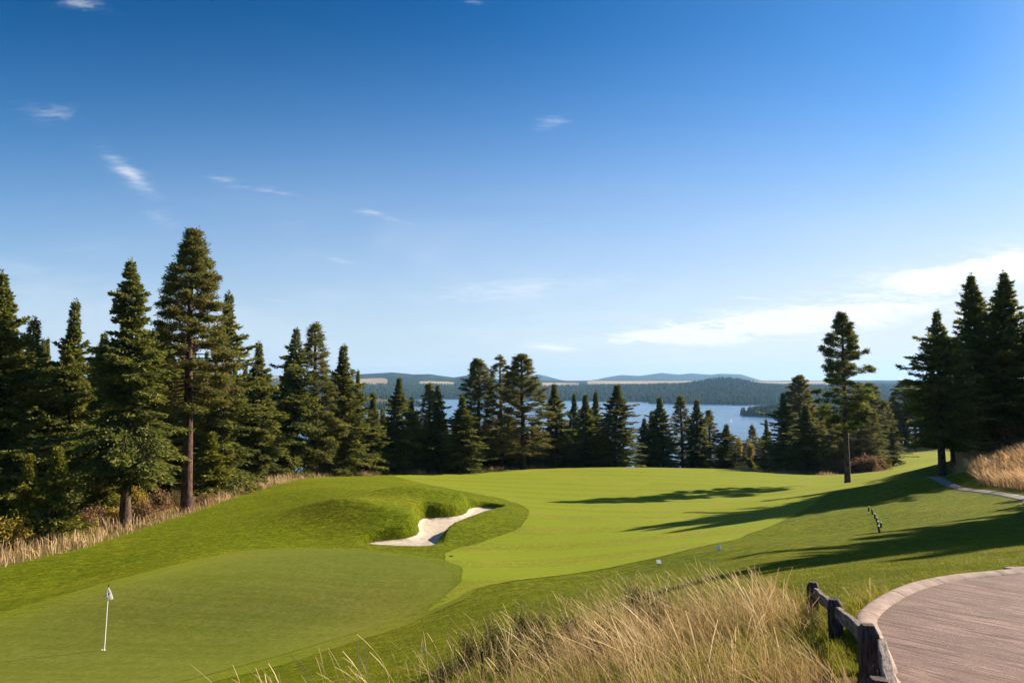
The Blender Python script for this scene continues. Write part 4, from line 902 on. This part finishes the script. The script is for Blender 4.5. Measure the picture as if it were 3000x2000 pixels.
M_roofm = plain('cedar_shingle', (.17, .13, .115), .9, .25, 1.2); M_wallm = plain('dark_cedar', (.06, .042, .035), .9, .25, 2); M_stone = plain('chimney_stone', (.17, .13, .11), .9, .35, 2.5); M_glass = plain('window_glass', (.03, .04, .05), .1, spec=.6)
m, t, bs, co = material('weathered_wood')
gn = t.noise(t.mapping(co, scale=(1, 1, 1)), 7, 5, .7); g2 = t.noise(t.mapping(co, scale=(9, 9, 1.2)), 5, 6, .75)
t.put(bs.inputs['Base Color'], t.mix(t.ramp(g2, .36, .64), t.mix(gn, (.018, .012, .012), (.035, .022, .02)), (.11, .08, .075)))
t.put(bs.inputs['Normal'], t.bump(g2, 1.0, .015)); M_wood = m
m, t, bs, co = material('weathered_rail')
g2 = t.noise(t.mapping(co, scale=(1.2, 12, 12)), 4, 6, .75)
t.put(bs.inputs['Base Color'], t.mix(t.ramp(g2, .36, .64), (.035, .026, .026), (.21, .17, .165)))
t.put(bs.inputs['Normal'], t.bump(g2, 1.0, .012)); M_rail = m
def box(bm, sx_, sy_, sz_, loc=(0, 0, 0), rot=None, bev=0.0):
    r = bmesh.ops.create_cube(bm, size=1); vs = r['verts']
    M = Matrix.LocRotScale(Vector(loc), rot.to_quaternion() if rot else None, Vector((sx_, sy_, sz_)))
    bmesh.ops.transform(bm, matrix=M, verts=vs)
    if bev:
        es = list({e for v in vs for e in v.link_edges}); bmesh.ops.bevel(bm, geom=es, offset=bev, segments=1, affect='EDGES', profile=.5)
# ------------------------------------------------------------------ fence by the path
posts = []
for (px, py, D, hh, yaw, tl) in [(2381, 1703, 9.4, .62, -.5, .02), (2443, 1752, 7.4, .66, -.45, -.03), (2543, 1828, 5.6, .66, -.30, .0), (2574, 1986, 3.95, .66, -.2, .03)]:
    x, y, z = P(px, py, D); posts.append((x, y, z, hh, yaw, tl))
fence = empty('wooden_fence', (posts[2][0], posts[2][1], posts[2][2] - .62)); tag(fence, 'low dark weathered wooden barrier fence between the straw and the path', 'fence')
for i, (x, y, z, hh, yaw, tl) in enumerate(posts):
    bm = bmesh.new(); wv = .140; lo = -hh - .5
    prof = [(wv / 2, lo), (wv / 2 + .004, -.2), (wv / 2, -.055), (wv * .30, .0)]
    rings = []
    for a, zz in prof:
        jx = .006 * rt.uniform(-1, 1); rings.append([bm.verts.new((a * sx1 + jx, a * .92 * sy1 + .004 * rt.uniform(-1, 1), zz + .006 * rt.uniform(-1, 1))) for sx1, sy1 in ((-1, -1), (1, -1), (1, 1), (-1, 1))])
    for r0_, r1_ in zip(rings[:-1], rings[1:]):
        for j in range(4): bm.faces.new((r0_[j], r0_[(j + 1) % 4], r1_[(j + 1) % 4], r1_[j]))
    bm.faces.new(rings[-1]); bm.faces.new(rings[0][::-1])
    bmesh.ops.bevel(bm, geom=[e for e in bm.edges if abs(e.verts[0].co.z - e.verts[1].co.z) > .03], offset=.008, segments=1, affect='EDGES')
    o = bm_obj('post', bm, M_wood, fence); o.matrix_world = Matrix.Translation((x, y, z)) @ Matrix.Rotation(tl, 4, 'Y') @ Matrix.Rotation(yaw, 4, 'Z'); o.matrix_parent_inverse = Matrix.Translation(-fence.location)
for i in range(3):
    a = Vector(posts[i][:3]) + Vector((.03, 0, -.14)); b = Vector(posts[i + 1][:3]) + Vector((.03, 0, -.14))
    if i == 2: a += Vector((.07, 0, -.02)); b += Vector((.05, 0, 0))
    bm = bmesh.new(); L = (b - a).length - .05
    box(bm, L, .065, .125, bev=.008)
    bmesh.ops.subdivide_edges(bm, edges=[e for e in bm.edges if e.calc_length() > .5], cuts=8)
    for v in bm.verts: v.co.y += .004 * math.sin(v.co.x * 9 + i); v.co.z += .005 * math.sin(v.co.x * 6 + 2 * i)
    o = bm_obj('rail', bm, M_rail, fence); d = (b - a).normalized(); o.matrix_world = Matrix.Translation((a + b) / 2) @ d.to_track_quat('X', 'Z').to_matrix().to_4x4(); o.matrix_parent_inverse = Matrix.Translation(-fence.location)
# ------------------------------------------------------------------ flagstick
fx_, fy_, fz_ = hit(305, 1909)
fs = empty('golf_flagstick', (fx_, fy_, fz_)); tag(fs, 'white flagstick with a limp pale flag standing on the putting green', 'flagstick')
def cyl(name, z0, z1, r0_, r1_, mat, parent, sides=12, tilt=None):
    V, Fc = tube([(0, 0, z0), (0, 0, (z0 + z1) / 2), (0, 0, z1)], [r0_, (r0_ + r1_) / 2, r1_], sides); me = mesh_np(name, V, Fc, mat, parent, smooth=True); return me
TL = Matrix.Rotation(rad(2.2), 3, 'Y')
top = 2.16
o = cyl('pole', -.02, top, .017, .012, M_white, fs); o.rotation_euler = (0, rad(2.0), 0)
bm = bmesh.new(); bmesh.ops.create_cone(bm, segments=10, radius1=.013, radius2=.02, depth=.07, cap_ends=True, matrix=Matrix.Translation((0, 0, top + .03))); bmesh.ops.create_uvsphere(bm, u_segments=10, v_segments=6, radius=.02, matrix=Matrix.Translation((0, 0, top + .07)))
o = bm_obj('finial', bm, M_dark, fs, True); o.rotation_euler = (0, rad(2.0), 0)
nu, nv = 22, 16; V = []
for i in range(nu):
    s = i / (nu - 1)
    for j in range(nv):
        q = j / (nv - 1)
        # limp cloth hanging from its hoist, gathered into folds
        z = top - .02 - q * (.44) - .05 * s * (1 - q) - .06 * math.sin(s * 3.1) * (1 - q) + .07 * s * q
        x = .018 + s * (.025 + .17 * q ** .8) * (1 - .0 * s) ; y = .045 * math.sin(s * 9.5 + q * 1.5) * (.25 + q)
        V.append((x, y, z))
fl_ = mesh_np('flag', V, grid_faces(nu, nv), M_flag, fs, smooth=True); fl_.rotation_euler = (0, rad(2.0), 0)
V = []
for i in range(10):
    s = i / 9
    for j in range(8):
        q = j / 7; V.append((-.012 - s * .13 * math.sin(math.pi * min(1, q * .62 + .25)) * (q * .9 + .1) , .03 * math.sin(s * 5) - .01, top - .05 - q * .30 - .03 * s))
f2 = mesh_np('flag_fold', V, grid_faces(10, 8), M_flag, fs, smooth=True); f2.rotation_euler = (0, rad(2.0), 0)
bm = bmesh.new(); box(bm, .14, .006, .016, (-.06, -.035, top - .285), Matrix.Rotation(rad(-14), 3, 'Y')); box(bm, .05, .006, .05, (.045, -.05, top - .22), Matrix.Rotation(rad(40), 3, 'Y')); o = bm_obj('emblem', bm, M_dark, fs); o.rotation_euler = (0, rad(2.0), 0)
bm = bmesh.new(); bmesh.ops.create_cone(bm, segments=28, radius1=.058, radius2=.058, depth=.10, cap_ends=False, matrix=Matrix.Translation((0, 0, -.03))); bmesh.ops.solidify(bm, geom=bm.faces[:], thickness=.006)
cup = bm_obj('hole_cup', bm, M_white); cup.location = (fx_ - .03, fy_, fz_ + .028); tag(cup, 'white rim of the hole at the foot of the flagstick', 'golf hole')
x, y, z = hit(1322, 1631); bm = bmesh.new(); bmesh.ops.create_cone(bm, segments=20, radius1=.13, radius2=.11, depth=.05, cap_ends=True); box(bm, .06, .06, .02, (0, 0, .03), bev=.005); o = bm_obj('sprinkler_head', bm, M_dark); o.location = (x, y, z + .03); tag(o, 'dark sprinkler head set in the fringe right of the green', 'sprinkler')
# ------------------------------------------------------------------ lawn markers
for i, (px, py, lb) in enumerate([(1930, 1654, 'white tilted marker board on the lawn, the nearer one left of the long stalks'), (2105, 1613, 'white tilted marker board on the lawn, the farther one behind the long stalks')]):
    x, y, z = hit(px, py); e = empty('marker_board', (x, y, z), rad(8 - 16 * i)); tag(e, lb, 'marker', 'white marker boards on the lawn')
    bm = bmesh.new(); box(bm, .215, .02, .19, bev=.004); o = bm_obj('board', bm, M_white, e); o.location = (0, 0, .14); o.rotation_euler = (rad(-48), rad(3), 0)
    bm = bmesh.new(); box(bm, .03, .03, .24, (0, .03, .01), bev=.004); box(bm, .16, .02, .02, (0, .045, .10)); bm_obj('stake', bm, M_dark, e)
for i, (px, py, hh) in enumerate([(2545,1497,.24),(2556,1507,.25),(2563,1519,.23),(2568,1529,.22),(2571,1543,.24),(2581,1546,.24),(2577,1560,.24)]):
    x, y, z = hit(px, py); e = empty('lawn_stake', (x, y, z)); e.rotation_euler = (0, rad([3, -8, 0, -6, -7, -2, 9][i]), .4 * i); hh *= 1.25
    tag(e, ['dark stump marker, topmost of the row on the sunlit slope', 'leaning dark marker second from the top of the row', 'upright dark marker third from the top of the row', 'short dark marker in the middle of the row', 'slanting dark marker just under the middle of the row',
            'white capped marker above the lowest one', 'leaning dark marker, lowest of the row next to the shade'][i], 'marker', 'dark capped markers in a row on the slope')
    bm = bmesh.new(); bmesh.ops.create_cone(bm, segments=12, radius1=.052, radius2=.045, depth=hh + .1, cap_ends=True, matrix=Matrix.Translation((0, 0, hh / 2 - .05))); bm_obj('post', bm, M_dark, e, False)
    bm = bmesh.new(); bmesh.ops.create_uvsphere(bm, u_segments=14, v_segments=8, radius=.056, matrix=Matrix.Translation((0, 0, hh)) @ Matrix.Diagonal((1, 1, .75, 1))); bm_obj('cap', bm, M_white if i != 1 else M_dark, e, True)
x, y, z = hit(1412, 1990); V, Fc = tube([(0, 0, -.1), (.003, 0, .2), (0, .004, .42)], [.02, .019, .018], 8); o = mesh_np('metal_stake', V, Fc, M_rust, smooth=True); o.location = (x, y, z); tag(o, 'thin dark reddish stake standing among the foreground weeds', 'stake')
bm = bmesh.new(); box(bm, .05, .05, .02, bev=.004); q = bm_obj('stake_cap', bm, M_rust, o); q.location = (0, .004, .425)
# ------------------------------------------------------------------ sailboat
bx_, by_ = PL(2142, 1239); sb = empty('sailboat', (bx_, by_, -80), rad(52)); tag(sb, 'small white sailboat alone on the blue lake', 'sailboat')
bm = bmesh.new(); secs = []
for s in np.linspace(0, 1, 11):
    wv = 1.15 * math.sin(math.pi * (.12 + .88 * s) * .97) ** .7 if s < 1 else .02; x_ = -3.6 + 7.2 * s; sh = .9 + .35 * s ** 2
    secs.append([bm.verts.new((x_, wv * k, z_)) for k, z_ in ((-1, sh), (-.85, .25), (-.3, -.35), (.3, -.35), (.85, .25), (1, sh))])
for a, b in zip(secs[:-1], secs[1:]):
    for j in range(5): bm.faces.new((a[j], a[j + 1], b[j + 1], b[j]))
    bm.faces.new((a[5], a[0], b[0], b[5]))
bm.faces.new(secs[0]); bm.faces.new(secs[-1][::-1]); bm_obj('hull', bm, M_hull, sb)
bm = bmesh.new(); box(bm, 2.6, 1.3, .5, (-.2, 0, 1.15), bev=.12); bm_obj('cabin', bm, M_white, sb)
cyl('mast', .9, 10.2, .07, .04, M_white, sb, 8).location = (.6, 0, 0)
bm = bmesh.new(); box(bm, 3.5, .09, .09, (-1.2, 0, 1.75)); bm_obj('boom', bm, M_dark, sb)
def sail(name, A, B, C_, belly):
    A, B, C_ = map(np.array, (A, B, C_)); V = []
    for i in range(10):
        s = i / 9
        for j in range(8):
            q = j / 7; p = A * (1 - s) + (B * (1 - q) + C_ * q) * s; p = p + np.array([0, belly * math.sin(math.pi * q) * math.sin(math.pi * min(1, s)), 0]); V.append(p)
    o = mesh_np(name, V, grid_faces(10, 8), M_sail, sb, smooth=True); return o
sail('mainsail', (.5, 0, 10.0), (.5, 0, 1.9), (-2.9, .3, 1.9), .7); sail('jib', (.75, 0, 8.6), (3.5, 0, 1.2), (.9, .4, 1.5), .5)
# ------------------------------------------------------------------ house by the driveway
hx, hy, hz0 = P(2215, 1350, 232); hb = h1(hx, hy) - 1; ridge = P(2215, 1297, 232)[2]
hs_ = empty('house', (hx, hy, hb), rad(-12)); tag(hs_, 'dark cedar house with gabled roofs and stone chimneys half hidden by firs', 'house')
rz_ = ridge - hb
def gable(name, cx, cy, wx, wy, eave, rid, mat, axis='x', over=.7, th=.25):
    bm = bmesh.new(); hx_, hy_ = wx / 2 + over, wy / 2 + over
    if axis == 'x': P4 = [(-hx_, -hy_, eave), (hx_, -hy_, eave), (hx_, 0, rid), (-hx_, 0, rid), (-hx_, hy_, eave), (hx_, hy_, eave)]
    else: P4 = [(-hx_, -hy_, eave), (-hx_, hy_, eave), (0, hy_, rid), (0, -hy_, rid), (hx_, -hy_, eave), (hx_, hy_, eave)]
    v = [bm.verts.new((cx + a, cy + b, c)) for a, b, c in P4]; bm.faces.new((v[0], v[1], v[2], v[3])); bm.faces.new((v[3], v[2], v[5], v[4]))
    bmesh.ops.recalc_face_normals(bm, faces=bm.faces); bmesh.ops.solidify(bm, geom=bm.faces[:], thickness=th); return bm_obj(name, bm, mat, hs_)
def walls(name, cx, cy, wx, wy, eave, rid, axis):
    bm = bmesh.new(); a, b = wx / 2, wy / 2; B_ = [bm.verts.new((cx + p, cy + q, 0)) for p, q in ((-a, -b), (a, -b), (a, b), (-a, b))]; T_ = [bm.verts.new((cx + p, cy + q, eave)) for p, q in ((-a, -b), (a, -b), (a, b), (-a, b))]
    for j in range(4): bm.faces.new((B_[j], B_[(j + 1) % 4], T_[(j + 1) % 4], T_[j]))
    if axis == 'x':
        g = [bm.verts.new((cx - a, cy, rid)), bm.verts.new((cx + a, cy, rid))]; bm.faces.new((T_[3], T_[0], g[0])); bm.faces.new((T_[1], T_[2], g[1]))
    else:
        g = [bm.verts.new((cx, cy - b, rid)), bm.verts.new((cx, cy + b, rid))]; bm.faces.new((T_[0], T_[1], g[0])); bm.faces.new((T_[2], T_[3], g[1]))
    return bm_obj(name, bm, M_wallm, hs_)
ev = rz_ - 3.3
walls('wall', 0, 0, 15, 8.5, ev, rz_ - .3, 'x'); gable('roof', 0, 0, 15, 8.5, ev - .3, rz_, M_roofm, 'x')
walls('wall', 5.6, -3.4, 6.5, 8, ev - .8, rz_ - 1.2, 'y'); gable('roof', 5.6, -3.4, 6.5, 8, ev - 1.1, rz_ - .9, M_roofm, 'y')
walls('wall', -8.8, -1.5, 6, 7, ev - 1.2, rz_ - 1.2, 'y'); gable('roof', -8.8, -1.5, 6, 7, ev - 1.5, rz_ - 1.0, M_roofm, 'y')
for cx, cy, zt in ((2.9, .9, 2.0), (-9.5, 1.2, 1.0)):
    bm = bmesh.new(); box(bm, 1.5, 1.2, 5, (cx, cy, rz_ + zt - 3), bev=.05); box(bm, 1.7, 1.4, .2, (cx, cy, rz_ + zt - .45)); bm_obj('chimney', bm, M_stone, hs_)
for cx, cz in ((4.4, ev - 3), (6.8, ev - 3), (-2.5, ev - 1.6), (-8.8, ev - 3), (-5, ev - 1.8), (0.2, ev - 1.6)):
    cy = -7.43 if cx > 4 else (-5.03 if cx < -7 else -4.28)
    bm = bmesh.new(); box(bm, 1.5, .1, 1.5, (cx, cy, cz), bev=.02); wf = bm_obj('window', bm, M_roofm, hs_); bm = bmesh.new(); box(bm, 1.25, .06, 1.25, (cx, cy - .04, cz)); bm_obj('pane', bm, M_glass, wf)
for a in [('yel0', 2165, 1322, 1.5, 5.4, 214, 'yellow leaved tree left of the house roof'), ('yel1', 2197, 1328, 1.4, 5.0, 212, 'yellow leaved tree in front of the house roof'), ('yel2', 2236, 1325, 1.4, 5.4, 210, 'yellow leaved tree right of the house gable')]:
    x, y, z = P(a[1], a[2], a[5]); plant(a[0], x, y, a[4], a[3], a[6], 'bush', 'yellow leaved garden trees', 'garden_tree', z=z - 1.5)

# ------------------------------------------------------------------ the air
bm = bmesh.new(); box(bm, 44000, 21500, 560, (0, 10000 - 550, 560 / 2 - 98))
mh = bpy.data.materials.new('haze_air'); mh.use_nodes = True; tt = NT(mh.node_tree); tt.n.clear()
ou = tt.n.new('ShaderNodeOutputMaterial'); pv = tt.n.new('ShaderNodeVolumePrincipled'); pv.inputs['Color'].default_value = (.30, .58, 1.0, 1); pv.inputs['Density'].default_value = 3.9e-5; pv.inputs['Anisotropy'].default_value = 0.2
tt.l.new(pv.outputs[0], ou.inputs['Volume'])
hz = bm_obj('haze', bm, mh); tag(hz, kind='stuff')
